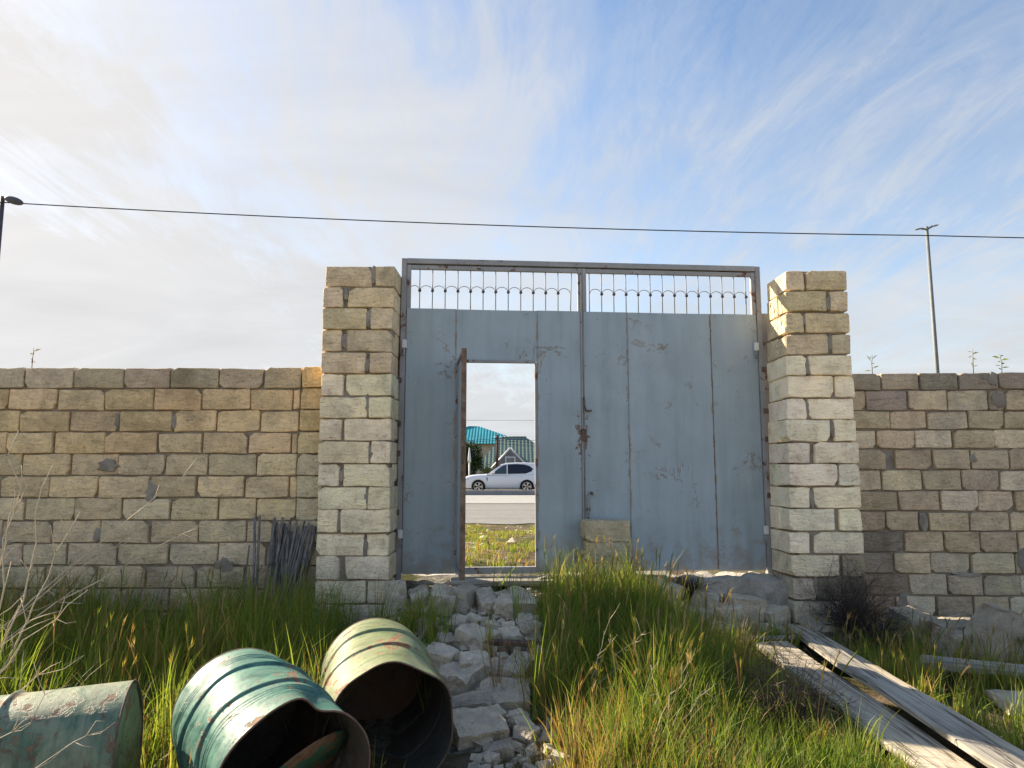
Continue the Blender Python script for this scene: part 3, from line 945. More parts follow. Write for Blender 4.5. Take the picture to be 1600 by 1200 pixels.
# hinges, hook and bolt
for hx, hz, par in ((0.040, 2.08, lleaf), (0.036, 0.35, lleaf), (3.405, 2.10, rleaf), (3.425, 0.36, rleaf)):
    h = mobj('hinge', box(hx - 0.022, hx + 0.022, -0.058, -0.030, hz - 0.035, hz + 0.045, 0.006), M['white'] if hz > 0.3 and hx > 0.0 else M['frame'], par)
    mobj('pin', tube([(hx - 0.004, -0.046, hz - 0.11), (hx - 0.004, -0.046, hz - 0.035)], 0.010, 8), M['frame'], par)
for hz in (0.52, 1.05, 1.32, 1.72):
    mobj('hinge_lug', box(-0.035, 0.02, -0.045, -0.030, hz, hz + 0.05, 0.004), M['rust'], gate)
    mobj('hinge_lug', box(3.455, 3.50, -0.045, -0.030, hz + 0.14, hz + 0.19, 0.004), M['rust'], gate)
mobj('hook', tube([(1.716, -0.04, 1.60), (1.718, -0.05, 1.52), (1.730, -0.055, 1.478), (1.755, -0.05, 1.470), (1.785, -0.045, 1.476)], 0.009, 7), M['rust'], rleaf)
mobj('hasp', box(1.690, 1.738, -0.046, -0.035, 1.19, 1.30, 0.004), M['rust'], rleaf)
mobj('drop_bolt', tube([(1.800, -0.045, 0.700), (1.762, -0.045, 0.700), (1.745, -0.045, 0.682), (1.745, -0.045, 0.42)], 0.008, 7), M['frame'], rleaf)
mobj('bolt_guide', box(1.728, 1.762, -0.052, -0.030, 0.55, 0.58, 0.004), M['rust'], rleaf)
mobj('bolt_knob', ball(0.016), M['rust'], rleaf, (1.775, -0.05, 0.712))

# the wicket door, swung in towards the yard
wd = empty('wicket_door', (0.524, -0.030, 0.056), (0, 0, -R(86)))
wd.parent = gate
DW, DH = 0.735, 1.868
mobj('door_panel', sheet_mesh(0.03, DW - 0.03, 0.012, DH - 0.012, 0.010, 11, 0.002), M['gate'], wd)
for nm, a in (('door_stile', (0.0, 0.032, -0.008, 0.024, 0.0, DH)), ('door_rail', (0.0325, DW - 0.0345, -0.006, 0.008, 0.0, 0.035)), ('door_rail', (0.0325, DW - 0.0345, -0.006, 0.008, DH - 0.035, DH))):
    mobj(nm, box(*a, 0.003), M['frame'], wd)
mobj('door_stile', box(DW - 0.034, DW, -0.010, 0.032, 0.0, DH + 0.004, 0.003), M['edge'], wd)
mobj('lock_plate', box(DW - 0.001, DW + 0.003, -0.004, 0.020, 0.86, 1.06, 0.001), M['rust'], wd)
mobj('latch', box(DW + 0.0035, DW + 0.010, 0.000, 0.014, 0.92, 0.95, 0.001), M['dsteel'], wd)
for hz in (0.30, 0.98, 1.60):
    mobj('hinge', tube([(-0.004, 0.03, hz), (-0.004, 0.03, hz + 0.10)], 0.011, 8), M['rust'], wd)

# ------------------------------------------------------------------ footing and threshold
def lumpy(x0, x1, y0, y1, z0, z1, seed, amp=0.03, nx=60, ny=6, nz=8):
    bm = bmesh.new()
    box_bm(bm, x0, x1, y0, y1, z0, z1)
    cuts = [(nx, 0), (ny, 1), (nz, 2)]
    for n, ax in cuts:
        lo, hi = ((x0, x1), (y0, y1), (z0, z1))[ax]
        for i in range(1, n):
            co = Vector((0, 0, 0)); co[ax] = lo + (hi - lo) * i / n
            no = Vector((0, 0, 0)); no[ax] = 1
            bmesh.ops.bisect_plane(bm, geom=bm.verts[:] + bm.edges[:] + bm.faces[:], plane_co=co, plane_no=no)
    for v in bm.verts:
        a = float(vnoise(v.co.x * 5 + seed, v.co.z * 7 + v.co.y * 3, seed)) - 0.5
        c = float(vnoise(v.co.x * 14, v.co.z * 14 + v.co.y * 9, seed + 1)) - 0.5
        d = float(vnoise(v.co.x * 3.1 + 7, v.co.y * 6, seed + 2)) - 0.5
        v.co.y += (a * 2.6 + c) * amp
        if v.co.z > z0 + 0.25: v.co.z += 0.045 * float(smooth01(v.co.x, 0.6, 0.9))
        v.co.z += (d * 2.2 + c) * amp * (1 if v.co.z > (z0 + z1) / 2 else 0.2)
    return bm2me(bm)


tag(mobj('concrete_footing', lumpy(-1.02, 2.44, 6.34, 6.80, -0.15, 0.42, 21, 0.05)), 'rough broken concrete footing under the gate', 'footing').data.materials.append(M['concrete'])
tag(mobj('threshold_board', box(-0.56, 0.56, -0.10, 0.10, -0.022, 0.022, 0.004), M['woodg'], None, (0.02, 6.33, 0.445), (0.05, 0.004, YAW)), 'long dusty grey board lying as threshold below the wicket', 'board')

# ------------------------------------------------------------------ blocks stacked against the gate
for k, (z, dx, rz, c, lab) in enumerate(((0.418, 0.01, 0.02, (0.42, 0.39, 0.28), 'bottom limestone block of the stack leaning on the gate'),
                                        (0.606, 0.008, -0.03, (0.45, 0.41, 0.30), 'middle limestone block of the stack leaning on the gate'),
                                        (0.794, -0.006, 0.045, (0.47, 0.41, 0.29), 'topmost limestone block of the stack leaning on the gate'))):
    o = mobj('loose_block', block_mesh(0.41, 0.19, 0.184, 400 + k), M['stone'], None, (0.853 + dx, 6.262, z), (0, 0, YAW + rz), (1, 1, 1), c)
    tag(o, lab, 'stone block', 'blocks stacked before the gate')
tag(mobj('loose_block', block_mesh(0.40, 0.20, 0.30, 410), M['stone'], None, (0.86, 6.255, 0.118), (0, 0, YAW), (1, 1, 1), (0.36, 0.34, 0.28)), 'half buried block that carries the stack by the gate', 'stone block', 'blocks stacked before the gate')


# ------------------------------------------------------------------ rubble
def rock_mesh(w, d, h, seed, chop=0.30):
    r = random.Random(seed)
    bm = bmesh.new()
    for sx in (-1, 1):
        for sy in (-1, 1):
            for sz in (-1, 1):
                if r.random() < 0.6:
                    for a in range(3):
                        p = [sx, sy, sz]
                        p[a] *= 1 - r.uniform(0.05, chop * 2.2)
                        bm.verts.new((p[0] * w / 2, p[1] * d / 2, p[2] * h / 2))
                else:
                    bm.verts.new((sx * w / 2 * r.uniform(0.84, 1), sy * d / 2 * r.uniform(0.84, 1), sz * h / 2 * r.uniform(0.84, 1)))
    bmesh.ops.convex_hull(bm, input=bm.verts[:])
    bmesh.ops.delete(bm, geom=[v for v in bm.verts if not v.link_faces], context='VERTS')
    bmesh.ops.triangulate(bm, faces=bm.faces[:])
    for _ in range(3):
        lim = max(0.028, max(w, d, h) * 0.12)
        es = [e for e in bm.edges if e.calc_length() > lim]
        if es:
            bmesh.ops.subdivide_edges(bm, edges=es, cuts=1)
            bmesh.ops.triangulate(bm, faces=bm.faces[:])
    bm.normal_update()
    off = Vector((seed * 1.7, seed * 0.3, 2.0))
    m_ = min(w, d, h)
    dv = []
    for v in bm.verts:
        a = mnoise.noise(v.co * (1.1 / m_) + off) * 0.10 + mnoise.noise(v.co * (3.2 / m_) + off) * 0.07
        dv.append(v.normal * a * m_ + Vector((r.gauss(0, 1), r.gauss(0, 1), r.gauss(0, 1))) * 0.0018)
    for v, q in zip(bm.verts, dv): v.co += q
    return bm2me(bm)


ROCKS = [  # x, y, width, depth, height, tilt, yaw, label
    (-0.92, 5.86, 0.17, 0.30, 0.30, 0.05, 0.05, 'upright squared stone beside the left pillar foot'),
    (-0.74, 5.80, 0.16, 0.28, 0.22, 0.10, -0.1, None), (-0.55, 5.72, 0.20, 0.34, 0.24, 0.22, 0.25, None),
    (-0.36, 5.74, 0.17, 0.42, 0.26, 0.20, -0.05, 'long grey stone in the middle of the row below the threshold'),
    (-0.20, 5.74, 0.15, 0.36, 0.23, 0.15, 0.06, None), (-0.04, 5.70, 0.16, 0.36, 0.24, 0.15, -0.04, None),
    (0.11, 5.80, 0.19, 0.34, 0.22, 0.18, 0.3, None), (-0.19, 5.36, 0.15, 0.14, 0.11, 0.1, 0.1, None), (-0.06, 5.32, 0.11, 0.12, 0.10, 0.1, 0.5, None),
    (-0.23, 5.10, 0.30, 0.24, 0.18, 0.15, -0.06, 'broad stone just above the dark wood scrap on the ramp'),
    (-0.02, 5.18, 0.17, 0.18, 0.14, 0.2, 0.2, None), (0.13, 5.24, 0.18, 0.2, 0.15, 0.1, 0.4, None),
    (-0.50, 4.86, 0.24, 0.22, 0.17, 0.12, 0.15, 'flat topped stone beside the drum and grass tuft'),
    (-0.23, 4.78, 0.20, 0.18, 0.19, 0.3, 0.5, None), (-0.08, 4.78, 0.17, 0.10, 0.09, 0.0, 0.05, None),
    (0.03, 4.66, 0.16, 0.40, 0.20, 0.25, -0.35, 'long tilted stone at the edge of the tall grass'),
    (-0.31, 4.52, 0.33, 0.30, 0.20, 0.30, -0.12, 'large pitted slab sloping beside the lime drum mouth'),
    (-0.13, 4.50, 0.06, 0.06, 0.08, 0.1, 0.2, 'small whitish stone chip between the larger rubble'),
    (-0.06, 4.30, 0.32, 0.30, 0.18, 0.25, 0.2, 'broad pale slab at the lower end of the ramp'), (-0.26, 4.20, 0.30, 0.24, 0.15, 0.2, -0.2, None),
    (-0.22, 3.93, 0.30, 0.26, 0.19, 0.15, 0.1, 'lowest squared stone of the ramp beside the drum'), (-0.36, 4.30, 0.10, 0.10, 0.08, 0.2, 0.8, None),
    (-0.34, 4.83, 0.11, 0.1, 0.10, 0.1, 0.3, None), (0.08, 3.98, 0.10, 0.2, 0.14, 0.2, 0.2, None), (-0.62, 5.30, 0.16, 0.2, 0.12, 0.2, 0.9, None),
    (-0.40, 5.35, 0.14, 0.2, 0.12, 0.2, 0.3, None), (0.02, 4.12, 0.13, 0.12, 0.10, 0.2, 0.7, None), (0.14, 4.95, 0.12, 0.12, 0.11, 0.2, 0.6, None),
    (-0.05, 3.70, 0.16, 0.14, 0.10, 0.1, 0.4, None), (-0.66, 5.52, 0.13, 0.12, 0.12, 0.3, 0.2, None), (-0.30, 5.42, 0.12, 0.13, 0.12, 0.4, 1.1, None), (0.05, 5.45, 0.15, 0.12, 0.12, 0.3, 0.7, None), (-0.46, 5.12, 0.13, 0.12, 0.12, 0.5, 0.4, None), (-0.14, 4.62, 0.11, 0.12, 0.12, 0.4, 0.9, None), (0.12, 4.40, 0.14, 0.16, 0.14, 0.3, 1.3, None), (-0.42, 4.66, 0.12, 0.11, 0.12, 0.5, 0.5, None), (0.10, 3.82, 0.13, 0.12, 0.12, 0.2, 0.1, None), (-0.12, 4.10, 0.12, 0.11, 0.13, 0.5, 0.9, None), (-0.12, 5.0, 0.12, 0.12, 0.10, 0.1, 1.0, None),
]
for k, (x, y, w, d, h, t, rz, lab) in enumerate(ROCKS):
    o = mobj('rubble_stone', rock_mesh(w * 0.93, d * 0.80, h * 0.95, 700 + k, 0.24), M['rubble'], None, (x + rng.gauss(0, 0.02), y + rng.gauss(0, 0.03), gz(x, y) + h * 0.12), (t * 0.9 + rng.uniform(-.16, .26), rng.uniform(-0.26, 0.26), rz + rng.gauss(0, 0.25)))
    tag(o, lab or 'broken grey limestone lump in the rubble ramp under the wicket', 'stone', 'rubble of the ramp below the wicket')

RR = [(3.92, 5.55, 0.60, 0.40, 0.42, (0.10, 0.40, 0.25), 'big tilted pale slab fragment at the foot of the right wall'),
      (3.52, 5.72, 0.28, 0.26, 0.28, (0.1, 0.2, 0.2), 'rounded grey stone left of the big slab fragment'),
      (3.42, 6.22, 0.34, 0.26, 0.34, (0.3, 0.1, 0.5), 'angular grey stone close to the right pillar foot'),
      (3.78, 6.12, 0.40, 0.30, 0.30, (0.1, -0.1, 0.1), 'dull squared stone against the right wall foot'),
      (3.34, 5.55, 0.30, 0.14, 0.08, (0.0, 0.2, -0.4), 'thin flat stone chip before the rounded stone'),
      (3.40, 4.62, 0.62, 0.28, 0.07, (0.03, 0.04, -0.1), 'flat whitish slab lying in grass below the far plank'),
      (2.05, 6.22, 0.22, 0.20, 0.14, (0.1, 0.1, 0.3), 'squared pale stone below the gate near the right pillar'),
      (1.78, 5.98, 0.30, 0.22, 0.14, (0.1, 0.05, -0.2), 'pale stone in the grass left of the plank tips'),
      (1.30, 6.20, 0.24, 0.20, 0.30, (0.2, 0.1, 0.5), 'broken stone wedged behind the grass clump at the footing'),
      (1.66, 6.24, 0.22, 0.20, 0.34, (0.1, 0.2, -0.2), 'tall narrow broken stone against the footing'),
      (2.02, 6.28, 0.30, 0.20, 0.34, (0.15, 0.1, 0.1), 'wide broken stone against the footing near the right pillar'),
      (2.28, 6.24, 0.20, 0.18, 0.28, (0.1, -0.2, 0.4), 'small broken stone in the corner of footing and right pillar'),
      (1.50, 6.16, 0.34, 0.24, 0.22, (0.15, 0.1, 0.15), 'jagged stone leaning on the footing right of the grass clump'),
      (1.86, 6.18, 0.26, 0.20, 0.26, (0.2, -0.1, -0.3), 'upright broken stone before the footing under the right leaf'),
      (2.22, 6.02, 0.24, 0.24, 0.16, (0.1, 0.2, 0.6), 'low broken stone before the right pillar corner'),
      (2.62, 6.05, 0.30, 0.22, 0.20, (0.1, 0.1, 0.2), 'grey stone at the foot of the right pillar')]
for k, (x, y, w, d, h, e, lab) in enumerate(RR):
    tag(mobj('rubble_stone', rock_mesh(w, d, h, 800 + k, 0.25), M['rubble'], None, (x, y, gz(x, y) + h * 0.42), e), lab, 'stone', 'stones by the right wall')

# small chips: too many to count
V, F = [], []
rr = random.Random(99)
for k in range(1300):
    if k < 1020:
        x, y = rr.uniform(-0.95, 0.25), rr.uniform(3.4, 6.2)
        if x < -0.20 and y < 4.5: continue
    elif k < 1200:
        x, y = rr.uniform(-1.6, 1.6), rr.uniform(7.0, 19)
    else:
        x, y = rr.uniform(1.2, 4.2), rr.uniform(5.4, 6.4)
    s = (rr.uniform(0.006, 0.020) if rr.random() < 0.75 else rr.uniform(0.02, 0.045)) * (1.5 if y > 7 else 1)
    z = gz(x, y)
    o = len(V)
    an = Matrix.Rotation(rr.uniform(0, 6.28), 3, 'Z') @ Matrix.Rotation(rr.gauss(0, 0.4), 3, 'X')
    P = [Vector((sx * rr.uniform(0.5, 1.2), sy * rr.uniform(0.4, 1.0), sz * rr.uniform(0.3, 0.8))) * s for sz in (-1, 1) for sy in (-1, 1) for sx in (-1, 1)]
    V += [Vector((x, y, z + s * 0.3)) + an @ p for p in P]
    F += [tuple(o + i for i in f) for f in ((0, 2, 3, 1), (4, 5, 7, 6), (0, 1, 5, 4), (2, 6, 7, 3), (0, 4, 6, 2), (1, 3, 7, 5))]
tag(mobj('stone_chips', pydata(V, F, normals=False), M['rubble']), 'loose limestone chips scattered over the ramp and verge', 'gravel', kind='stuff')
tag(mobj('wood_scrap', box(-0.17, 0.17, -0.03, 0.03, -0.014, 0.014, 0.003), M['pole'], None, (0.0, 4.95, gz(0, 4.95) + 0.085), (0.1, 0.03, -0.05)), 'short dark wood scrap lying across the ramp stones', 'wood scrap')


# ------------------------------------------------------------------ oil drums
def drum(name, back, mouth, rad, mat, label, ribs, grooves=(), mouth_fn=None, closed_both=False, spin=0.0):
    b, m_ = Vector(back), Vector(mouth)
    ax = (m_ - b)
    L = ax.length
    q = ax.normalized().to_track_quat('Z', 'Y') @ Euler((0, 0, spin)).to_quaternion()
    root = empty(name, b, label=label, cat='drum', group='rusty steel drums lying in the grass')
    root.rotation_mode = 'QUATERNION'
    root.rotation_quaternion = q
    zs = sorted(set([0.0, 0.006, 0.014] + [L * i / 40 for i in range(1, 40)] + [L - 0.014, L - 0.006, L] + [r + d for r in ribs for d in (-0.022, -0.014, -0.007, 0, 0.007, 0.014, 0.022)] + [g + d for g in grooves for d in (-0.010, -0.005, 0, 0.005, 0.010)]))

    def rr_(z):
        r = rad
        for c in ribs:
            r += 0.014 * math.exp(-((z - c) / 0.010) ** 2)
        for c in grooves:
            r += 0.0045 * math.exp(-((z - c) / 0.005) ** 2)
        r -= 0.006 * math.exp(-((z - 0) / 0.012) ** 2)
        return r

    def dent(a, r, z):
        k = 0.006 * math.sin(2 * a + 4 * z) + 0.004 * math.sin(5 * a - 7 * z + 1)
        zz = z
        if mouth_fn:
            w = float(smooth01(z, L * 0.72, L))
            dr, dz = mouth_fn(a)
            k += dr * w
            zz = z + dz * w
        return r + k * min(1, z / 0.1 + 0.2), zz

    V, F = lathe([(rr_(z), z) for z in zs], 72, dent)
    mobj('shell', pydata(V, F, smooth=True, normals=False), M[mat], root)
    V, F = lathe([(rr_(z) - 0.004, z) for z in zs[2:]], 72, lambda a, r, z: dent(a, r, z))
    F = [f[::-1] for f in F]
    mobj('inner_wall', pydata(V, F, smooth=True, normals=False), M['din'], root)
    # rolled rims
    for z, nm in ((0.004, 'chime'), (L, 'mouth_rim')):
        pts = []
        for k in range(73):
            a = 2 * math.pi * k / 72
            r, zz = dent(a, rr_(min(z, L)) - 0.001, z)
            pts.append((r * math.cos(a), r * math.sin(a), zz))
        mobj(nm, tube(pts, 0.0070 if nm == 'chime' else 0.0042, 6), M['rust'], root)
    V, F = lathe([(0.001, 0.012), (rad * 0.5, 0.013), (rad - 0.008, 0.012)], 48)
    mobj('bottom', pydata(V, F, smooth=True, normals=False), M['din' if not closed_both else mat], root)
    if closed_both:
        V, F = lathe([(0.001, L - 0.014), (rad * 0.9, L - 0.012), (rad - 0.010, L - 0.010), (rad - 0.004, L - 0.001)], 48)
        mobj('lid', pydata(V, F, smooth=True, normals=False), M[mat], root)
    return root


drum('oil_drum', (-0.795, 4.16, 0.290), (-0.548, 3.29, 0.270), 0.293, 'dlime', 'yellow green rusty steel drum with open mouth beside the rubble', (0.27, 0.56), (),
     lambda a: (0.012 * math.sin(a * 2 + 0.6) + 0.006 * math.sin(7 * a), 0.014 * math.sin(3 * a)), spin=0.4)
d2 = drum('oil_drum', (-1.30, 3.44, 0.305), (-0.785, 2.695, 0.305), 0.285, 'dteal', 'teal green steel drum with torn open mouth, middle of three drums', (0.30, 0.60), (0.14, 0.165, 0.19, 0.68, 0.705, 0.73),
          lambda a: (-0.040 * math.exp(-((a - 1.0) / 0.22) ** 2), -0.040 * math.exp(-((a - 1.05) / 0.35) ** 2) + 0.010 * math.sin(4 * a)), spin=0.2)
V, F = lathe([(0.001, 0.0), (0.10, 0.012), (0.18, 0.010), (0.24, -0.008), (0.24, -0.014), (0.18, 0.004), (0.001, -0.006)], 40)
mobj('torn_lid', pydata(V, F, smooth=True), M['dlid'], d2, (0.05, -0.085, 0.70), (0.80, 0.30, 0.0))
drum('oil_drum', (-2.47, 2.72, 0.275), (-1.57, 3.00, 0.280), 0.280, 'dgreen', 'dull green closed drum lying on its side at the left edge', (0.16, 0.52), (), None, True)


# ------------------------------------------------------------------ boards
def board(name, a, b, w, t, mat, label, roll=0.0, seed=1, group='weathered boards lying in the grass', bow=0.0, notch=0.0):
    a, b = Vector(a), Vector(b)
    L = (b - a).length
    r = random.Random(seed)
    n = 24
    V, F = [], []
    for i in range(n + 1):
        x = L * i / n
        wob = (float(vnoise(x * 1.5, seed, seed)) - 0.5) * 0.035
        wl_ = w / 2 * (1 + 0.10 * (float(vnoise(x * 4, 1, seed)) - 0.5)) 
        if i == 0 and notch: wl_ *= 1 - notch
        z = bow * math.sin(math.pi * i / n) + 0.012 * (float(vnoise(x * 1.3, seed + 5, seed)) - 0.5)
        e = 0.004
        e1 = (r.uniform(-0.012, 0.012) if i in (0, n) else 0)
        V += [(x + e1, -wl_ + e + wob, z), (x, -wl_ + wob, z + e), (x, -wl_ + wob, z + t - e), (x - e1, -wl_ + e + wob, z + t),
              (x + e1, wob, z + t + 0.001), (x + e1, wl_ - e + wob, z + t), (x, wl_ + wob, z + t - e), (x, wl_ + wob, z + e), (x, wl_ - e + wob, z)]
    k = 9
    for i in range(n):
        for j in range(k):
            F.append((i * k + j, i * k + (j + 1) % k, (i + 1) * k + (j + 1) % k, (i + 1) * k + j))
    F.append(tuple(range(k))); F.append(tuple(range(n * k, n * k + k)))
    me = pydata(V, F)
    o = mobj(name, me, M[mat])
    d = (b - a).normalized()
    yv = Vector((0, 0, 1)).cross(d).normalized()
    zv = d.cross(yv)
    mt = Matrix((d, yv, zv)).transposed().to_4x4()
    o.rotation_mode = 'QUATERNION'
    o.rotation_quaternion = (mt @ Matrix.Rotation(roll, 4, 'X')).to_quaternion()
    o.location = a
    return tag(o, label, 'board', group)


board('wooden_board', (1.95, 5.42, 0.115), (1.98, 2.3, 0.045), 0.25, 0.035, 'wood', 'wide pale board, lowest and leftmost of the crossing boards', seed=3, roll=0.03)
board('wooden_board', (2.42, 6.12, 0.07), (2.32, 2.4, 0.055), 0.21, 0.045, 'wood', 'long pale board reaching farthest towards the right pillar', seed=5, roll=-0.05)
board('wooden_board', (2.24, 5.34, 0.160), (2.12, 2.5, 0.135), 0.19, 0.03, 'woodg', 'grey split board lying on top between two paler boards', seed=8, roll=-0.10, notch=0.3)
board('wooden_board', (2.22, 5.70, 0.10), (1.70, 5.55, 0.13), 0.05, 0.025, 'woodg', 'short thin stick under the board tips', seed=12)
board('wooden_board', (3.00, 5.30, 0.02), (5.0, 4.25, 0.03), 0.16, 0.05, 'woodg', 'dull board lying before the slab fragment at the right edge', seed=15, roll=0.1)

# ------------------------------------------------------------------ sticks leaning in the corner
rs = random.Random(31)
for k in range(40):
    if k < 3:
        x0, x1 = (-2.22 + 0.05 * k, -2.27 + 0.035 * k)
        z1 = (0.78, 1.02, 1.03)[k]
    elif k < 22:
        x0, x1 = rs.uniform(-2.10, -1.90), rs.uniform(-2.08, -1.86)
        z1 = rs.uniform(0.75, 1.02)
    else:
        x0, x1 = rs.uniform(-2.00, -1.82), rs.uniform(-1.86, -1.69)
        z1 = rs.uniform(0.68, 1.0)
    y0, y1 = rs.uniform(5.93, 6.06), rs.uniform(6.12, 6.165)
    z0 = gz(x0, y0) - 0.02
    P = []
    bx = rs.gauss(0, 0.012)
    for i in range(7):
        t = i / 6
        P.append((x0 + (x1 - x0) * t + bx * math.sin(math.pi * t), y0 + (y1 - y0) * t, z0 + (z1 - z0) * t))
    r0 = rs.uniform(0.008, 0.015)
    o = mobj('wooden_stick', tube(P, [r0, r0, r0 * .95, r0 * .92, r0 * .9, r0 * .85, r0 * .8], 7), M['stick'])
    lab = ('short lone grey stick farthest left against the wall', 'left one of two tall grey sticks apart from the bundle', 'right one of two tall grey sticks apart from the bundle')[k] if k < 3 else ('thin grey stick in the upright bundle against the wall corner' if k < 22 else 'thin grey stick slanting towards the left pillar in the corner')
    tag(o, lab, 'stick', 'sticks leaning in the wall corner')


# ------------------------------------------------------------------ grass (stuff)
def in_drum(x, y):
    m = np.zeros(len(x), bool)
    for (ax, ay, bx, by, r) in ((-0.795, 4.16, -0.548, 3.29, 0.25), (-1.30, 3.44, -0.785, 2.695, 0.25), (-2.47, 2.72, -1.57, 3.00, 0.25)):
        dx, dy = bx - ax, by - ay
        L2 = dx * dx + dy * dy
        t = ((x - ax) * dx + (y - ay) * dy) / L2
        tc = np.clip(t, 0, 1)
        d = np.hypot(x - ax - tc * dx, y - ay - tc * dy)
        m |= (d < r) & (t > -0.02) & (t < 1.03)
    return m


def in_boards(x, y):
    m = (x > 1.80) & (x < 2.36) & (y > 2.3) & (y < 5.45)
    m |= (np.abs(x - (2.32 + (y - 2.4) * 0.027)) < 0.13) & (y > 2.3) & (y < 6.15)
    m |= (np.abs(y - (5.30 - (x - 3.0) * 0.525)) < 0.10) & (x > 3.0)
    return m


GREEN = np.array([[0.12, 0.22, 0.035], [0.195, 0.305, 0.05], [0.275, 0.36, 0.065], [0.36, 0.39, 0.09]])
DRY = np.array([[0.34, 0.25, 0.11], [0.42, 0.33, 0.17], [0.27, 0.17, 0.07], [0.36, 0.22, 0.08]])


def grass_mesh(x, y, h, w, dryp, seed, segs=4, lean=0.28, zoff=-0.01, ox=0.0, oy=0.0, tone=0.0, flat=1.0):
    r = np.random.default_rng(seed)
    n = len(x)
    z = ground_z(x, y) + zoff
    a = r.uniform(0, 2 * np.pi, n)
    ld = r.normal(0, lean, n)                       # sideways reach as a share of height
    lx = ld * np.cos(a) + 0.05 + ox; ly = ld * np.sin(a) + oy
    fa = r.uniform(0, np.pi, n)
    fx, fy = np.cos(fa), np.sin(fa)
    droop = np.abs(r.normal(0, 0.12, n)) + 0.25 * np.clip(np.hypot(lx, ly) - 0.2, 0, 1)
    V = np.zeros((n, 2 * segs + 1, 3), np.float32)
    C = np.zeros((n, 2 * segs + 1, 4), np.float32)
    gi = np.clip((vnoise(x * 1.3, y * 1.3, seed + 40) * 2.6 + tone + r.normal(0, 0.7, n)), 0, 3)
    g0 = np.floor(gi).astype(int); g1 = np.minimum(g0 + 1, 3); gt = (gi - g0)[:, None]
    col = (GREEN[g0] * (1 - gt) + GREEN[g1] * gt) * r.uniform(0.75, 1.2, (n, 1))
    isd = r.random(n) < dryp
    col[isd] = DRY[r.integers(0, 4, isd.sum())] * r.uniform(0.6, 1.2, (isd.sum(), 1))
    tipc = np.where(isd[:, None], col * 1.05, col * 0.75 + np.array([0.17, 0.16, 0.03]) * 0.32)
    kp = r.uniform(1.3, 2.4, n)
    for s in range(segs + 1):
        t = s / segs
        k = t ** kp
        px = x + lx * h * k; py = y + ly * h * k
        pz = z + h * (t - droop * t ** 3) * flat
        ww = w * (1 - 0.75 * t) if s < segs else 0
        cc = col * (1 - t) + tipc * t
        if s < segs:
            V[:, 2 * s] = np.stack([px - fx * ww / 2, py - fy * ww / 2, pz], 1)
            V[:, 2 * s + 1] = np.stack([px + fx * ww / 2, py + fy * ww / 2, pz], 1)
            C[:, 2 * s, :3] = cc; C[:, 2 * s + 1, :3] = cc
        else:
            V[:, 2 * s] = np.stack([px, py, pz], 1)
            C[:, 2 * s, :3] = cc
    C[..., 3] = 1
    per = 2 * segs + 1
    base = (np.arange(n) * per)[:, None]
    tri = []
    for s in range(segs - 1):
        q = 2 * s
        tri += [(q, q + 1, q + 3), (q, q + 3, q + 2)]
    q = 2 * (segs - 1)
    tri.append((q, q + 1, q + 2))
    F = (base[:, None, :] + np.array(tri)[None]).reshape(-1, 3)
    return V.reshape(-1, 3), F, C.reshape(-1, 4)


def join_grass(parts):
    Vs, Fs, Cs, o = [], [], [], 0
    for V, F, C in parts:
        Vs.append(V); Fs.append(F + o); Cs.append(C); o += len(V)
    me = fastmesh(np.concatenate(Vs), np.concatenate(Fs), 3)
    ca = me.color_attributes.new('col', 'FLOAT_COLOR', 'POINT')
    ca.data.foreach_set('color', np.concatenate(Cs).astype(np.float32).ravel())
    return me


def blocked(x, y):
    return in_drum(x, y) | in_boards(x, y)


def tufts(n, x0, x1, y0, y1, seed, dens, hfun, dryfun, bl=(9, 26), wide=(0.0035, 0.009)):
    """grass in tufts: the blades of a tuft fan out from one root and share their height and tone"""
    r = np.random.default_rng(seed)
    x = r.uniform(x0, x1, n); y = r.uniform(y0, y1, n)
    k = (r.random(n) < dens(x, y)) & ~blocked(x, y)
    x, y = x[k], y[k]
    H = hfun(x, y) * np.clip(r.normal(1, 0.24, len(x)), 0.45, 1.6)
    D = dryfun(x, y); D = np.clip(D + (r.random(len(x)) < 0.25 * D) * 0.7, 0, 1)
    T = r.normal(0, 0.7, len(x)); WX = r.normal(0, 0.12, len(x)); WY = r.normal(0, 0.12, len(x))
    nb = r.integers(bl[0], bl[1], len(x))
    ix = np.repeat(np.arange(len(x)), nb)
    m = len(ix)
    an = r.uniform(0, 2 * np.pi, m); rr_ = np.abs(r.normal(0, 0.035, m)) + 0.004
    dx, dy = np.cos(an) * rr_, np.sin(an) * rr_
    bx, by = x[ix] + dx, y[ix] + dy
    h = np.clip(H[ix] * r.uniform(0.45, 1.12, m), 0.04, 0.72)
    w = r.uniform(wide[0], wide[1], m) * np.where(r.random(m) < 0.06, 1.8, 1.0)
    fan = 4.2 + 3.0 * r.random(m)
    ok = ~blocked(bx, by)
    g = lambda q: q[ok]
    return grass_mesh(g(bx), g(by), g(h), g(w), g(D[ix]), seed + 7, 4, 0.16, ox=g(dx * fan + WX[ix]), oy=g(dy * fan + WY[ix]), tone=g(T[ix]))


def litter(n, x0, x1, y0, y1, seed, dens):
    """flattened dead blades lying between the tufts"""
    r = np.random.default_rng(seed)
    x = r.uniform(x0, x1, n); y = r.uniform(y0, y1, n)
    k = (r.random(n) < dens(x, y)) & ~blocked(x, y)
    x, y = x[k], y[k]
    return grass_mesh(x, y, r.uniform(0.08, 0.26, len(x)), r.uniform(0.003, 0.008, len(x)), 0.85 + 0 * x, seed + 3, 3, 1.1, zoff=0.0, flat=0.22)


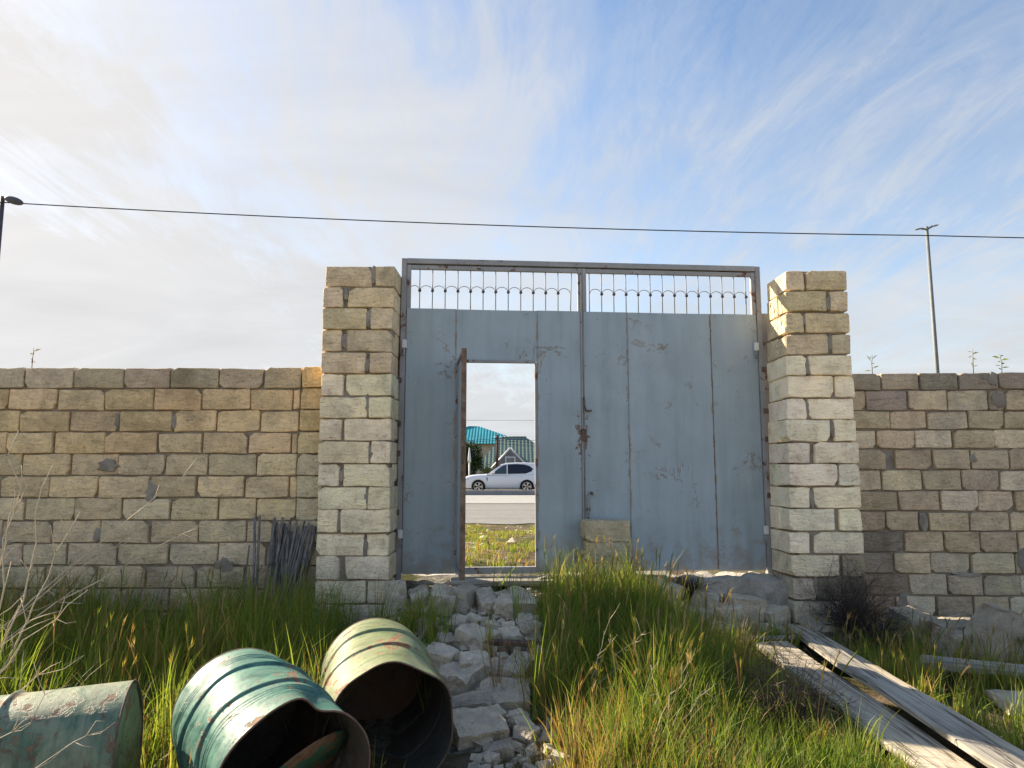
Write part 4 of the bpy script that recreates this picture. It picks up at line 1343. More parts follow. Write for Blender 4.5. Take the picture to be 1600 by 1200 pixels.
def broadleaf(n, x0, x1, y0, y1, seed, dens):
    """low weeds with broad leaves"""
    r = np.random.default_rng(seed)
    x = r.uniform(x0, x1, n); y = r.uniform(y0, y1, n)
    k = (r.random(n) < dens(x, y)) & ~blocked(x, y)
    x, y = x[k], y[k]
    ix = np.repeat(np.arange(len(x)), 8)
    m = len(ix)
    an = r.uniform(0, 2 * np.pi, m)
    return grass_mesh(x[ix] + 0.01 * np.cos(an), y[ix] + 0.01 * np.sin(an), r.uniform(0.06, 0.17, m), r.uniform(0.014, 0.030, m), 0.06 + 0 * an, seed + 3, 4, 0.1, ox=0.9 * np.cos(an), oy=0.9 * np.sin(an))


# before the left wall
def dens_left(x, y):
    d = smooth01(vnoise(x * 1.6, y * 1.6, 12) + 0.5 * vnoise(x * 4.5, y * 4.5, 13), 0.30, 0.85)
    d = 0.18 + 0.82 * d
    d = np.where(y > 6.12, 0, d)
    d *= np.where((x > -1.70) & (y > 5.86), 0.0, 1)
    d *= 1 - 0.80 * smooth01(x, -1.35, -1.0) * smooth01(y, 4.2, 4.6)
    d *= np.where(x > -1.0, 0.10, 1)
    d = np.where((np.hypot((x + 0.66) / 0.24, (y - 5.15) / 0.26) < 1), 0.9, d)
    return d


def h_left(x, y):
    near = smooth01(y, 3.9, 2.9)
    return (0.30 + 0.30 * vnoise(x * 1.9, y * 1.9, 15) + 0.12 * smooth01(y, 5.0, 5.9)) * (1.0 - 0.45 * near) * np.where((x > -1.3) & (y > 4.2), 0.62, 1.0)


def dry_left(x, y):
    return 0.07 + 0.55 * smooth01(y, 3.9, 2.9) * vnoise(x * 2, y * 2, 18) + 0.08 * vnoise(x, y, 19)


me = join_grass([tufts(3900, -5.8, -0.45, 2.2, 6.12, 101, dens_left, h_left, dry_left), litter(9000, -5.6, -0.9, 2.2, 6.0, 102, lambda x, y: 0.5 + 0 * x), broadleaf(260, -5.2, -0.9, 2.6, 6.0, 103, lambda x, y: 0.7 + 0 * x)])
tag(mobj('tall_grass', me, M['grass']), 'tall green and straw coloured grass before the left wall', 'grass', kind='stuff')


# the clump between ramp and boards
def dens_mid(x, y):
    d = 0.30 + 0.70 * smooth01(vnoise(x * 2.0, y * 2.0, 22) + 0.4 * vnoise(x * 5, y * 5, 23), 0.25, 0.85)
    edge = 0.08 + 0.34 * (vnoise(y * 2.4, 0 * y, 24) - 0.5) + 0.16 * (vnoise(y * 7, 3 + 0 * y, 25) - 0.5)
    d *= 0.02 + 0.98 * smooth01(x, edge, edge + 0.25)
    d *= 1 - 0.93 * smooth01(x, 1.15, 1.45) * smooth01(y, 4.7, 5.2)
    d *= 1 - 0.75 * smooth01(x, 1.25, 1.45) * smooth01(y, 3.6, 3.9)      # the dead bush stands here
    d = np.where((np.abs(x - 0.86) < 0.24) & (y > 6.05), 0, d)
    return np.where(y > 6.20, 0, d)


def h_mid(x, y):
    near = smooth01(y, 4.3, 3.0)
    return (0.27 + 0.24 * vnoise(x * 2.4, y * 2.4, 26)) * (1.0 - 0.42 * near) * (1 - 0.35 * smooth01(x, 0.95, 1.4))


def dry_mid(x, y):
    return np.clip(0.05 + 0.42 * smooth01(x, 0.50, 0.12) * smooth01(y, 5.0, 4.3) + 0.26 * smooth01(y, 4.1, 3.2) * smooth01(x, 1.3, 0.5) + 0.10 * vnoise(x * 2, y * 2, 28), 0, 1)


me = join_grass([tufts(3300, -0.25, 1.80, 2.2, 6.20, 111, dens_mid, h_mid, dry_mid, (10, 28)), litter(9000, -0.1, 1.8, 2.2, 5.6, 112, lambda x, y: 0.25 + 0.75 * smooth01(y, 4.6, 3.4)), broadleaf(110, 0.2, 1.8, 2.8, 5.8, 113, lambda x, y: 0.7 + 0 * x)])
tag(mobj('tall_grass', me, M['grass']), 'dense tall grass clump between the rubble ramp and the boards', 'grass', kind='stuff')


# round the boards and along the right wall
def dens_right(x, y):
    d = 0.12 + 0.88 * smooth01(vnoise(x * 1.5, y * 1.5, 32) + 0.5 * vnoise(x * 4, y * 4, 33), 0.35, 0.95)
    d *= 1 - 0.85 * smooth01(y, 5.75, 6.05) * smooth01(x, 3.0, 3.3)
    d *= np.where((x > 2.25) & (x < 3.1) & (y > 6.05), 0.0, 1)
    d *= np.where((x > 3.1) & (x < 3.75) & (np.abs(y - 4.62) < 0.13), 0.1, 1)
    d *= np.where((np.hypot(x - 3.95, y - 5.75) < 0.3), 0.0, 1)
    d *= np.where(y > 6.45, 0, 1)
    return d * np.where((x < 2.3) & (y > 6.1), 0, 1)


def h_right(x, y):
    return (0.16 + 0.24 * vnoise(x * 2.2, y * 2.2, 35)) * (1.0 - 0.25 * smooth01(y, 4.4, 3.2))


me = join_grass([tufts(3900, 1.40, 6.6, 2.2, 6.45, 121, dens_right, h_right, lambda x, y: 0.08 + 0.35 * vnoise(x * 1.7, y * 1.7, 38) ** 2, (8, 24)), litter(7000, 1.4, 6.2, 2.4, 6.2, 122, lambda x, y: 0.6 + 0 * x), broadleaf(300, 1.5, 6.0, 2.6, 6.2, 123, lambda x, y: 0.7 + 0 * x)])
tag(mobj('tall_grass', me, M['grass']), 'green grass round the boards and along the right wall', 'grass', kind='stuff')

vd = lambda x, y: smooth01(vnoise(x * 0.9 + 3, y * 0.8, 42) + 0.35 * (vnoise(x * 3, y * 3, 43) - 0.5), 0.42, 0.60) * (1 - 0.7 * smooth01(y, 14, 18))
me = join_grass([tufts(5200, -2.6, 2.8, 7.0, 19.3, 131, vd, lambda x, y: 0.05 + 0.10 * vnoise(x * 3, y * 3, 45), lambda x, y: 0.30 + 0 * x, (6, 16), (0.006, 0.014)), litter(6000, -2.6, 2.8, 7.0, 19.3, 132, lambda x, y: 0.7 + 0 * x)])
tag(mobj('verge_grass', me, M['grass']), 'short sunlit grass on the verge beyond the wicket', 'grass', kind='stuff')


# wild barley: stalks with bristly ears rising out of the grass
def ears(n, fn, seed):
    r = random.Random(seed)
    V, F, C = [], [], []
    for k in range(n):
        x, y, h, dry = fn(r)
        z = gz(x, y)
        a = r.uniform(0, 6.28); ln = abs(r.gauss(0.10, 0.14))
        dx, dy = math.cos(a) * ln + 0.05, math.sin(a) * ln
        c = (r.choice(((0.45, 0.34, 0.17), (0.40, 0.25, 0.10), (0.50, 0.40, 0.22))) if dry else r.choice(((0.16, 0.20, 0.04), (0.24, 0.25, 0.06), (0.33, 0.28, 0.09))))
        P = [Vector((x + dx * h * t ** 1.6, y + dy * h * t ** 1.6, z + h * (t - 0.12 * t ** 3))) for t in (0, 0.35, 0.7, 0.86, 1.0)]
        o = len(V)
        v, f = tube_data(P, [0.0016, 0.0014, 0.0012, 0.0045, 0.0012], 3, False)
        V += v; F += [tuple(i + o for i in q) for q in f]; C += [c] * len(v)
        d = (P[4] - P[3]).normalized()
        for j in range(8):
            b0 = P[3].lerp(P[4], j / 8)
            s = Vector((r.gauss(0, 1), r.gauss(0, 1), r.gauss(0, 1))).normalized()
            tip = b0 + d * 0.05 + s * 0.014
            o = len(V)
            V += [b0 + s * 0.002, b0 - s * 0.002 + d * 0.004, tip]
            F.append((o, o + 1, o + 2)); C += [c] * 3
    me = pydata(V, F, normals=False)
    ca = me.color_attributes.new('col', 'FLOAT_COLOR', 'POINT')
    ca.data.foreach_set('color', np.array([(c[0], c[1], c[2], 1) for c in C], np.float32).ravel())
    return me


def ear_spot(r):
    u = r.random()
    if u < 0.45:
        x, y = r.uniform(-5.0, -1.75), r.uniform(3.9, 6.08); h = r.uniform(0.40, 0.68)
    elif u < 0.75:
        x, y = r.uniform(0.2, 1.6), r.uniform(3.6, 6.2); h = r.uniform(0.38, 0.62)
    else:
        x, y = r.uniform(2.4, 4.2), r.uniform(4.6, 6.0); h = r.uniform(0.25, 0.45)
    if 0.62 < x < 1.1 and y > 6.05: y = 5.9
    return x, y, h, r.random() < 0.40


tag(mobj('barley_ears', ears(700, ear_spot, 61), M['grass']), 'bristly wild barley ears standing above the grass', 'grass', kind='stuff')


# ------------------------------------------------------------------ dry weeds and bushes
def twig_ball(n, r, seed, rad=0.0022, flat=0.8, seglen=0.07):
    rr = random.Random(seed)
    items = []
    for k in range(n):
        d = Vector((rr.gauss(0, 1), rr.gauss(0, 1), abs(rr.gauss(0, 0.9)) - 0.1)).normalized()
        p = Vector((rr.gauss(0, 0.10) * r, rr.gauss(0, 0.10) * r, rr.uniform(0, 0.2) * r))
        P = [p.copy()]
        L = r * rr.uniform(0.55, 1.05)
        m = max(3, int(L / seglen))
        for i in range(m):
            d = (d + Vector((rr.gauss(0, 0.36), rr.gauss(0, 0.36), rr.gauss(0, 0.30)))).normalized()
            p = p + d * (L / m)
            p.z = max(p.z, 0.0)
            P.append(Vector((p.x, p.y, p.z * flat)))
            if rr.random() < 0.6:
                e = (d + Vector((rr.gauss(0, 0.8), rr.gauss(0, 0.8), rr.gauss(0, 0.8)))).normalized()
                s = P[-1]
                items.append(([s, s + e * seglen * 0.6, s + e * seglen * 0.9 + Vector((rr.gauss(0, .01), rr.gauss(0, .01), rr.gauss(0, .01)))], [rad * 0.7, rad * 0.6, rad * 0.35], 3))
        items.append((P, [rad * (1 - 0.6 * i / m) for i in range(m + 1)], 3))
    return tubes(items)


def bush(loc, n, r, seed, mat, label, flat=0.8, rad=0.0022):
    return tag(mobj('dry_bush', twig_ball(n, r, seed, rad, flat), M[mat], None, loc), label, 'bush', 'dead thorny bushes')


bush((1.52, 4.05, 0.02), 420, 0.40, 71, 'twig', 'round brown dead bush left of the wide board', 1.0)
bush((1.28, 4.35, 0.06), 150, 0.28, 75, 'twig', 'small brown dead bush behind the round one', 0.9)
bush((2.80, 5.93, 0.10), 360, 0.46, 72, 'twigd', 'dark dead bush piled against the right pillar foot', 1.3)
bush((3.10, 6.05, 0.0), 160, 0.30, 73, 'twigd', 'small dark dead bush at the right edge of the right pillar', 1.1)
bush((1.56, 6.26, 0.36), 160, 0.17, 74, 'twigd', 'small dark dead tuft at the gate foot right of the stacked blocks', 1.0)


def weed(base, tips, seed, rad, label, mat='straw', kink=0.02, twigs=3, tw=0.12):
    """a dry stalk: several stems from one root, each with side twigs"""
    rr = random.Random(seed)
    root = empty('dry_weed', base, label=label, cat='dry weed', group='dead stalks at the left')
    b = Vector(base)
    for tp in tips:
        t = Vector(tp) - b
        P = []
        m = 9
        for i in range(m + 1):
            u = i / m
            j = Vector((rr.gauss(0, kink), rr.gauss(0, kink), rr.gauss(0, kink * 0.5))) if 0 < i < m else Vector()
            P.append(t * u + Vector((0, 0, 0.06 * math.sin(math.pi * u))) + j)
        st = mobj('stem', tube(P, [rad * (1 - 0.7 * i / m) for i in range(m + 1)], 6), M[mat], root)
        for k in range(twigs):
            i = rr.randint(3, m - 1)
            s = P[i]
            d = (t.normalized() + Vector((rr.gauss(0, 0.6), rr.gauss(0, 0.4), rr.gauss(0, 0.5)))).normalized()
            L = tw * rr.uniform(0.6, 1.5)
            mobj('side_twig', tube([s, s + d * L * 0.5 + Vector((0, 0, rr.gauss(0, 0.012))), s + d * L], [rad * 0.5, rad * 0.4, rad * 0.2], 4), M[mat], st)
    return root


weed((-2.86, 3.95, 0.0), [(-2.84, 4.0, 1.66), (-2.66, 4.05, 1.46), (-2.76, 3.9, 1.32), (-2.45, 4.0, 1.20)], 81, 0.0066, 'pale branching dead weed rising at the left edge', kink=0.022, twigs=5)
weed((-3.60, 4.50, 0.05), [(-2.16, 5.0, 1.52), (-2.60, 4.8, 0.98), (-2.05, 4.75, 1.10)], 82, 0.0072, 'long straw stalk slanting across the left wall', kink=0.012, twigs=5, tw=0.14)
weed((-2.75, 3.30, 0.0), [(-2.05, 3.45, 0.86), (-1.90, 3.2, 0.62), (-2.25, 3.35, 0.74)], 83, 0.0042, 'thin bent dead stalk before the lying green drum', kink=0.02, twigs=6, tw=0.12)
weed((-2.2, 2.55, 0.02), [(-1.45, 2.60, 0.52), (-1.62, 2.65, 0.66), (-1.9, 2.5, 0.72)], 84, 0.0035, 'low dead stalk lying over the green drum end', kink=0.025, twigs=6, tw=0.10)
weed((0.42, 4.2, 0.04), [(0.60, 4.15, 0.62), (0.78, 4.2, 0.50), (0.55, 4.1, 0.48)], 85, 0.0026, 'bleached forked stalk in the middle grass clump', kink=0.014, twigs=4, tw=0.08)
weed((0.75, 3.6, 0.02), [(0.88, 3.6, 0.55), (0.70, 3.65, 0.46), (1.0, 3.55, 0.40)], 86, 0.0026, 'bleached stalk at the front of the middle grass', kink=0.014, twigs=4, tw=0.08)


# small weeds rooted on top of the walls
def wall_weed(loc, h, seed, c, label, n=9):
    rr = random.Random(seed)
    root = empty('wall_weed', loc, label=label, cat='weed', group='weeds rooted on the wall tops')
    mobj('stem', tube([(0, 0, -0.01), (rr.gauss(0, .004), 0, h * 0.5), (rr.gauss(0, .008), 0, h)], [0.004, 0.003, 0.0015], 5), M['twig'], root)
    V, F, C = [], [], []
    for k in range(n):
        z = h * (0.2 + 0.75 * k / n)
        s = 1 if k % 2 else -1
        L = rr.uniform(0.05, 0.10) * (1.1 - 0.5 * k / n)
        d = Vector((s * rr.uniform(0.3, 1.1), rr.gauss(0, 0.6), rr.uniform(0.0, 1.2))).normalized()
        L *= rr.uniform(0.4, 1.4)
        w = rr.uniform(0.004, 0.011)
        o = len(V)
        b = Vector((0, 0, z)); side = d.cross(Vector((0, 1, 0))).normalized() * w
        V += [b, b + d * L * 0.5 + side, b + d * L + Vector((0, 0, -0.01)), b + d * L * 0.5 - side]
        F.append((o, o + 1, o + 2, o + 3)); C += [c] * 4
    me = pydata(V, F, normals=False)
    ca = me.color_attributes.new('col', 'FLOAT_COLOR', 'POINT')
    ca.data.foreach_set('color', np.array([(q[0], q[1], q[2], 1) for q in C], np.float32).ravel())
    mobj('leaves', me, M['grass'], root)


wall_weed((4.48, 6.68, 2.345), 0.25, 1, (0.16, 0.16, 0.12), 'thin greyish weed on top of the right wall')
wall_weed((4.74, 6.66, 2.345), 0.20, 2, (0.14, 0.22, 0.03), 'small bright green weed on top of the right wall', 8)
wall_weed((3.52, 6.72, 2.345), 0.20, 3, (0.15, 0.16, 0.10), 'faint weed on the right wall beside the pillar', 7)
wall_weed((-4.40, 6.3, 2.338), 0.20, 4, (0.20, 0.17, 0.12), 'tiny dry weed on top of the left wall', 6)

# ------------------------------------------------------------------ street lamps and cable
def lamp_post(x, y, h, label, heads, mat, r0, r1):
    z0 = gz(x, y)
    root = empty('street_lamp', (x, y, z0), label=label, cat='street lamp', group='street lamps along the road')
    h = h - z0
    mobj('pole', tube([(0, 0, -0.2), (0, 0, 0.3), (0, 0, 0.32), (0, 0, h * 0.5), (0, 0, h)], [r0 * 1.6, r0 * 1.6, r0, (r0 + r1) / 2, r1], 12), M[mat], root)
    for (dx, dy, dz, ln, wd, th) in heads:
        d = Vector((dx, dy, dz)).normalized()
        arm = mobj('arm', tube([(0, 0, h - 0.08), d * 0.18 + Vector((0, 0, h - 0.02))], 0.03, 8), M[mat], root)
        bm = bmesh.new()
        bmesh.ops.create_uvsphere(bm, u_segments=16, v_segments=10, radius=1.0)
        me = bm2me(bm, smooth=True)
        o = mobj('lamp_head', me, M[mat], root, d * (0.16 + ln / 2) + Vector((0, 0, h - 0.02)))
        o.rotation_mode = 'QUATERNION'
        o.rotation_quaternion = d.to_track_quat('X', 'Z')
        o.scale = (ln / 2, wd / 2, th / 2)
    return root


lamp_post(-14.73, 19.3, 9.22, 'dark street lamp with oval head at the left edge of the sky', [(0.90, -0.30, -0.32, 0.66, 0.36, 0.22)], 'dsteel', 0.10, 0.055)
lamp_post(11.93, 19.3, 8.32, 'slim street lamp with two flat heads above the right wall', [(0.95, 0.1, 0.22, 0.22, 0.14, 0.045), (-0.95, -0.1, -0.22, 0.22, 0.14, 0.045)], 'lampgrey', 0.072, 0.042)


def span(a, b, sag, n=40):
    a, b = Vector(a), Vector(b)
    return [a.lerp(b, i / n) - Vector((0, 0, sag * 4 * (i / n) * (1 - i / n))) for i in range(n + 1)]


cp = span((-14.70, 19.22, 9.02), (11.95, 19.22, 8.03), 0.16) + span((11.95, 19.22, 8.03), (38, 19.22, 8.1), 0.2)[1:]
cp = span((-41, 19.22, 8.9), (-14.70, 19.22, 9.02), 0.2)[:-1] + cp
tag(mobj('overhead_cable', tube(cp, 0.016, 6), M['wire']), 'thin dark cable strung across the sky between the lamps', 'cable')

# ------------------------------------------------------------------ the car
CX, CY, CZ = -0.57, 43.4, -0.096
car = empty('parked_car', (CX, CY, CZ), label='white estate style off-road car on the far carriageway seen through the wicket', cat='car')
st = [(-2.40, .48, .80, .66), (-2.34, .36, .90, .82), (-2.2, .30, .98, .89), (-1.9, .27, 1.05, .93), (-1.47, .26, 1.09, .955), (-1.1, .25, 1.10, .96), (-0.8, .25, 1.13, .965), (0, .25, 1.15, .97), (0.9, .25, 1.18, .97), (1.47, .27, 1.20, .965), (1.9, .32, 1.21, .95), (2.2, .38, 1.18, .93), (2.42, .45, 1.08, .88), (2.50, .56, .95, .78)]
V, F = [], []
for (x, zb, zt, w) in st:
    hgt = zt - zb
    half = [(0.86 * w, zb), (0.97 * w, zb + 0.10 * hgt), (w, zb + 0.36 * hgt), (0.995 * w, zb + 0.62 * hgt), (0.965 * w, zb + 0.86 * hgt), (0.90 * w, zb + 0.97 * hgt), (0.6 * w, zt + 0.015), (0, zt + 0.03)]
    ring = [(x, -a, z) for a, z in half] + [(x, a, z) for a, z in half[-2::-1]]
    V += ring
k = 15
for i in range(len(st) - 1):
    for j in range(k):
        F.append((i * k + j, i * k + (j + 1) % k, (i + 1) * k + (j + 1) % k, (i + 1) * k + j))
F.append(tuple(range(k))); F.append(tuple(range((len(st) - 1) * k, len(st) * k)))
bo = mobj('body', pydata(V, F, smooth=True), M['carp'], car)
cut = []
for wx in (-1.47, 1.47):
    bm = bmesh.new()
    bmesh.ops.create_cone(bm, cap_ends=True, segments=40, radius1=0.42, radius2=0.42, depth=2.6, matrix=Matrix.Translation((wx, 0, 0.375)) @ Matrix.Rotation(math.pi / 2, 4, 'X'))
    c = bpy.data.objects.new('well', bm2me(bm)); COL.objects.link(c); c.parent = car
    cut.append(c)
    md = bo.modifiers.new('well', 'BOOLEAN'); md.object = c; md.operation = 'DIFFERENCE'; md.solver = 'EXACT'
bpy.context.view_layer.update()
dg = bpy.context.evaluated_depsgraph_get()
nm = bpy.data.meshes.new_from_object(bo.evaluated_get(dg))
bo.modifiers.clear(); bo.data = nm
for c in cut: bpy.data.objects.remove(c)
nm.materials.clear(); nm.materials.append(M['carp'])
nm.polygons.foreach_set('material_index', [0] * len(nm.polygons))
mobj('underbody', box(-2.1, 2.3, -0.62, 0.62, 0.22, 0.80), M['black'], car)


def cw(z): return 0.925 - (z - 1.12) * 0.40


prof = [(-0.98, 1.08), (-0.12, 1.68), (0.25, 1.775), (0.9, 1.80), (1.5, 1.795), (2.0, 1.775), (2.40, 1.71), (2.47, 1.64), (2.48, 1.10)]
V = [(x, -cw(z), z) for x, z in prof] + [(x, cw(z), z) for x, z in prof] + [(x, -cw(z) * 0.6, z + (0.03 if 0 < i < 8 else 0)) for i, (x, z) in enumerate(prof)] + [(x, cw(z) * 0.6, z + (0.03 if 0 < i < 8 else 0)) for i, (x, z) in enumerate(prof)]
n = len(prof)
F = [tuple(range(n)), tuple(range(2 * n - 1, n - 1, -1))]
for i in range(n - 1):
    F += [(i, 2 * n + i, 2 * n + i + 1, i + 1), (2 * n + i, 3 * n + i, 3 * n + i + 1, 2 * n + i + 1), (3 * n + i, n + i, n + i + 1, 3 * n + i + 1)]
F += [(0, n, 3 * n, 2 * n), (n - 1, 3 * n - 1, 4 * n - 1, 2 * n - 1)]
mobj('cabin', pydata(V, F), M['carp'], car)


def side_glass(name, poly, mat, sgn):
    V = [(x, sgn * (cw(z) + 0.010), z) for x, z in poly] + [(x, sgn * (cw(z) - 0.02), z) for x, z in poly]
    n = len(poly)
    F = [tuple(range(n)), tuple(range(2 * n - 1, n - 1, -1))] + [(i, (i + 1) % n, n + (i + 1) % n, n + i) for i in range(n)]
    return mobj(name, pydata(V, F), M[mat], car)


for s in (-1, 1):
    side_glass('front_side_window', [(-0.66, 1.14), (-0.04, 1.62), (0.24, 1.70), (0.24, 1.14)], 'glass2', s)
    side_glass('rear_side_window', [(0.31, 1.14), (0.31, 1.71), (0.8, 1.735), (1.32, 1.71), (1.64, 1.62), (1.86, 1.44), (1.74, 1.28), (1.40, 1.16)], 'glass', s)
    mobj('mirror', box(-0.64, -0.46, s * 1.02 - 0.09, s * 1.02 + 0.09, 1.16, 1.29, 0.04, 2), M['carp'], car)
    mobj('headlight', box(-2.36, -2.02, s * 0.80 - 0.10, s * 0.80 + 0.11, 0.76, 0.86, 0.03, 2), M['lampm'], car)
    mobj('fog_lamp', box(-2.40, -2.26, s * 0.72 - 0.10, s * 0.72 + 0.10, 0.44, 0.54, 0.02), M['black'], car)
    mobj('side_vent', pydata([(-0.98, s * 0.972, .92), (-0.90, s * 0.972, .92), (-0.93, s * 0.972, .66), (-0.98, s * 0.95, .92), (-0.90, s * 0.95, .92), (-0.93, s * 0.95, .66)], [(0, 1, 2), (5, 4, 3), (0, 3, 4, 1), (1, 4, 5, 2), (2, 5, 3, 0)]), M['black'], car)
    mobj('sill', box(-1.0, 1.0, s * 0.955 - 0.03, s * 0.955 + 0.03, 0.25, 0.33, 0.01), M['steel'], car)
    for x in (0.30, 1.18):
        mobj('door_handle', box(x - 0.11 - 0.1, x + 0.11 - 0.1, s * 0.968 - 0.02, s * 0.968 + 0.02, 0.98, 1.01, 0.008), M['carp'], car)
    mobj('tail_light', box(2.30, 2.47, s * 0.80 - 0.1, s * 0.80 + 0.10, 0.95, 1.10, 0.02), m_plain('tail_red', (0.35, 0.02, 0.02), 0.2) if s < 0 else bpy.data.materials['tail_red'], car)
mobj('windscreen', pydata([(-0.96, -.80, 1.115), (-0.96, .80, 1.115), (-0.14, .66, 1.695), (-0.14, -.66, 1.695), (-0.90, -.80, 1.10), (-0.90, .80, 1.10), (-0.08, .66, 1.66), (-0.08, -.66, 1.66)], [(0, 1, 2, 3), (7, 6, 5, 4), (0, 4, 5, 1), (1, 5, 6, 2), (2, 6, 7, 3), (3, 7, 4, 0)]), M['glass'], car)
mobj('grille', box(-2.43, -2.36, -0.42, 0.42, 0.58, 0.78, 0.02), M['black'], car)
for wx in (-1.47, 1.47):
    for s in (-1, 1):
        w_ = empty('wheel', (wx, s * 0.86, 0.375)); w_.parent = car
        V, F = lathe([(0.27, -0.12), (0.34, -0.125), (0.368, -0.10), (0.375, -0.05), (0.375, 0.05), (0.368, 0.10), (0.34, 0.125), (0.27, 0.12)], 32)
        F += []
        t = mobj('tyre', pydata(V, F, smooth=True), M['tyre'], w_, (0, 0, 0), (math.pi / 2, 0, 0))
        V, F = lathe([(0.275, -0.115), (0.275, 0.115), (0.25, 0.115), (0.25, -0.115), (0.275, -0.115)], 32)
        rim = [mobj('rim', pydata(V, F), M['alloy'], w_, (0, 0, 0), (math.pi / 2, 0, 0))]
        mobj('brake', box(-0.17, 0.17, -0.02, 0.02, -0.17, 0.17, 0.06), M['black'], w_)
        bm = bmesh.new()
        for q in range(10):
            an = 2 * math.pi * (q // 2) / 5 + (0.16 if q % 2 else -0.16)
            b2 = bmesh.new(); box_bm(b2, 0.03, 0.262, -0.016, 0.016, -0.02, 0.02)
            bmesh.ops.transform(b2, matrix=Matrix.Translation((0, s * 0.095, 0)) @ Matrix.Rotation(an, 4, 'Y'), verts=b2.verts)
            me = bpy.data.meshes.new('t'); b2.to_mesh(me); b2.free(); bm.from_mesh(me); bpy.data.meshes.remove(me)
        mobj('spokes', bm2me(bm), M['alloy'], w_)


# ------------------------------------------------------------------ houses, tree and pole across the road
def house_box(x0, x1, y0, y1, z0, z1, mat, parent, name='wall'):
    return mobj(name, box(x0, x1, y0, y1, z0, z1), M[mat], parent)


# house with green tiled roof, front eave along Y=62
g0 = -1.25
hs = empty('house', (1.6, 66, g0), label='house with grey green tiled hip roof and a small gabled dormer', cat='house')
house_box(-4.2, 3.2, -3.6, 4.0, 0.0, 2.75, 'plaster', hs)
ev, rd = 2.55, 5.52
Vr = [(-5.0, -4.3, ev), (4.0, -4.3, ev), (4.0, 4.6, ev), (-5.0, 4.6, ev), (-2.55, 0.0, rd), (-0.3, 0.0, rd)]
Fr = [(0, 1, 5, 4), (1, 2, 5), (2, 3, 4, 5), (3, 0, 4), (0, 3, 2, 1)]
rf = mobj('roof', pydata(Vr, Fr), M['green'], hs)
mobj('ridge', tube([(-2.6, 0.0, rd + 0.02), (-0.25, 0.0, rd + 0.02)], 0.07, 6), M['green'], rf)
for x in (-3.2, -1.0, 1.6):
    wn = mobj('window', box(x - 0.6, x + 0.6, -3.68, -3.58, 0.8, 2.1, 0.02), M['white'], hs)
    mobj('pane', box(x - 0.48, x + 0.48, -3.70, -3.681, 0.92, 1.98), M['glass'], wn)
dx0 = -1.75
dm = empty('dormer', (dx0, -4.25, ev)); dm.parent = hs
V = [(-1.55, 0, 0.1), (1.55, 0, 0.1), (0, 0, 1.75), (-1.55, 3.2, 0.1), (1.55, 3.2, 0.1), (0, 3.2, 1.75)]
mobj('gable', pydata(V, [(0, 1, 2), (5, 4, 3), (0, 3, 4, 1), (1, 4, 5, 2), (2, 5, 3, 0)]), M['kerb'], dm)
for s in (-1, 1):
    mobj('bargeboard', tube([(s * 1.68, -0.06, 0.05), (0, -0.06, 1.84)], 0.085, 4), M['white'], dm)
mobj('dormer_window', box(-0.46, 0.46, -0.10, -0.01, 0.12, 1.08), M['white'], dm)
mobj('dormer_pane', box(-0.34, 0.34, -0.13, -0.101, 0.16, 0.98), M['kerb'], dm)

h2 = empty('house', (-4.8, 82, -1.25), label='farther house with bright turquoise tiled hip roof', cat='house')
house_box(-6, 6, -4, 4, 0.0, 5.4, 'plaster', h2)
Vr = [(-6.7, -4.8, 5.25), (6.7, -4.8, 5.25), (6.7, 4.8, 5.25), (-6.7, 4.8, 5.25), (-0.25, 0, 7.45), (0.9, 0, 7.45)]
Vr = [(-6.7, -4.8, 5.3), (6.7, -4.8, 5.3), (6.7, 4.8, 5.3), (-6.7, 4.8, 5.3), (-0.2, -0.5, 7.5), (1.0, -0.3, 7.45)]
mobj('roof', pydata(Vr, [(0, 1, 5, 4), (1, 2, 5), (2, 3, 4, 5), (3, 0, 4), (0, 3, 2, 1)]), M['teal'], h2)
for x in (-3.5, 0, 3.5):
    wn = mobj('window', box(x - 0.7, x + 0.7, -4.08, -3.98, 3.3, 4.7), M['white'], h2)
    mobj('pane', box(x - 0.58, x + 0.58, -4.10, -4.081, 3.42, 4.58), M['glass'], wn)


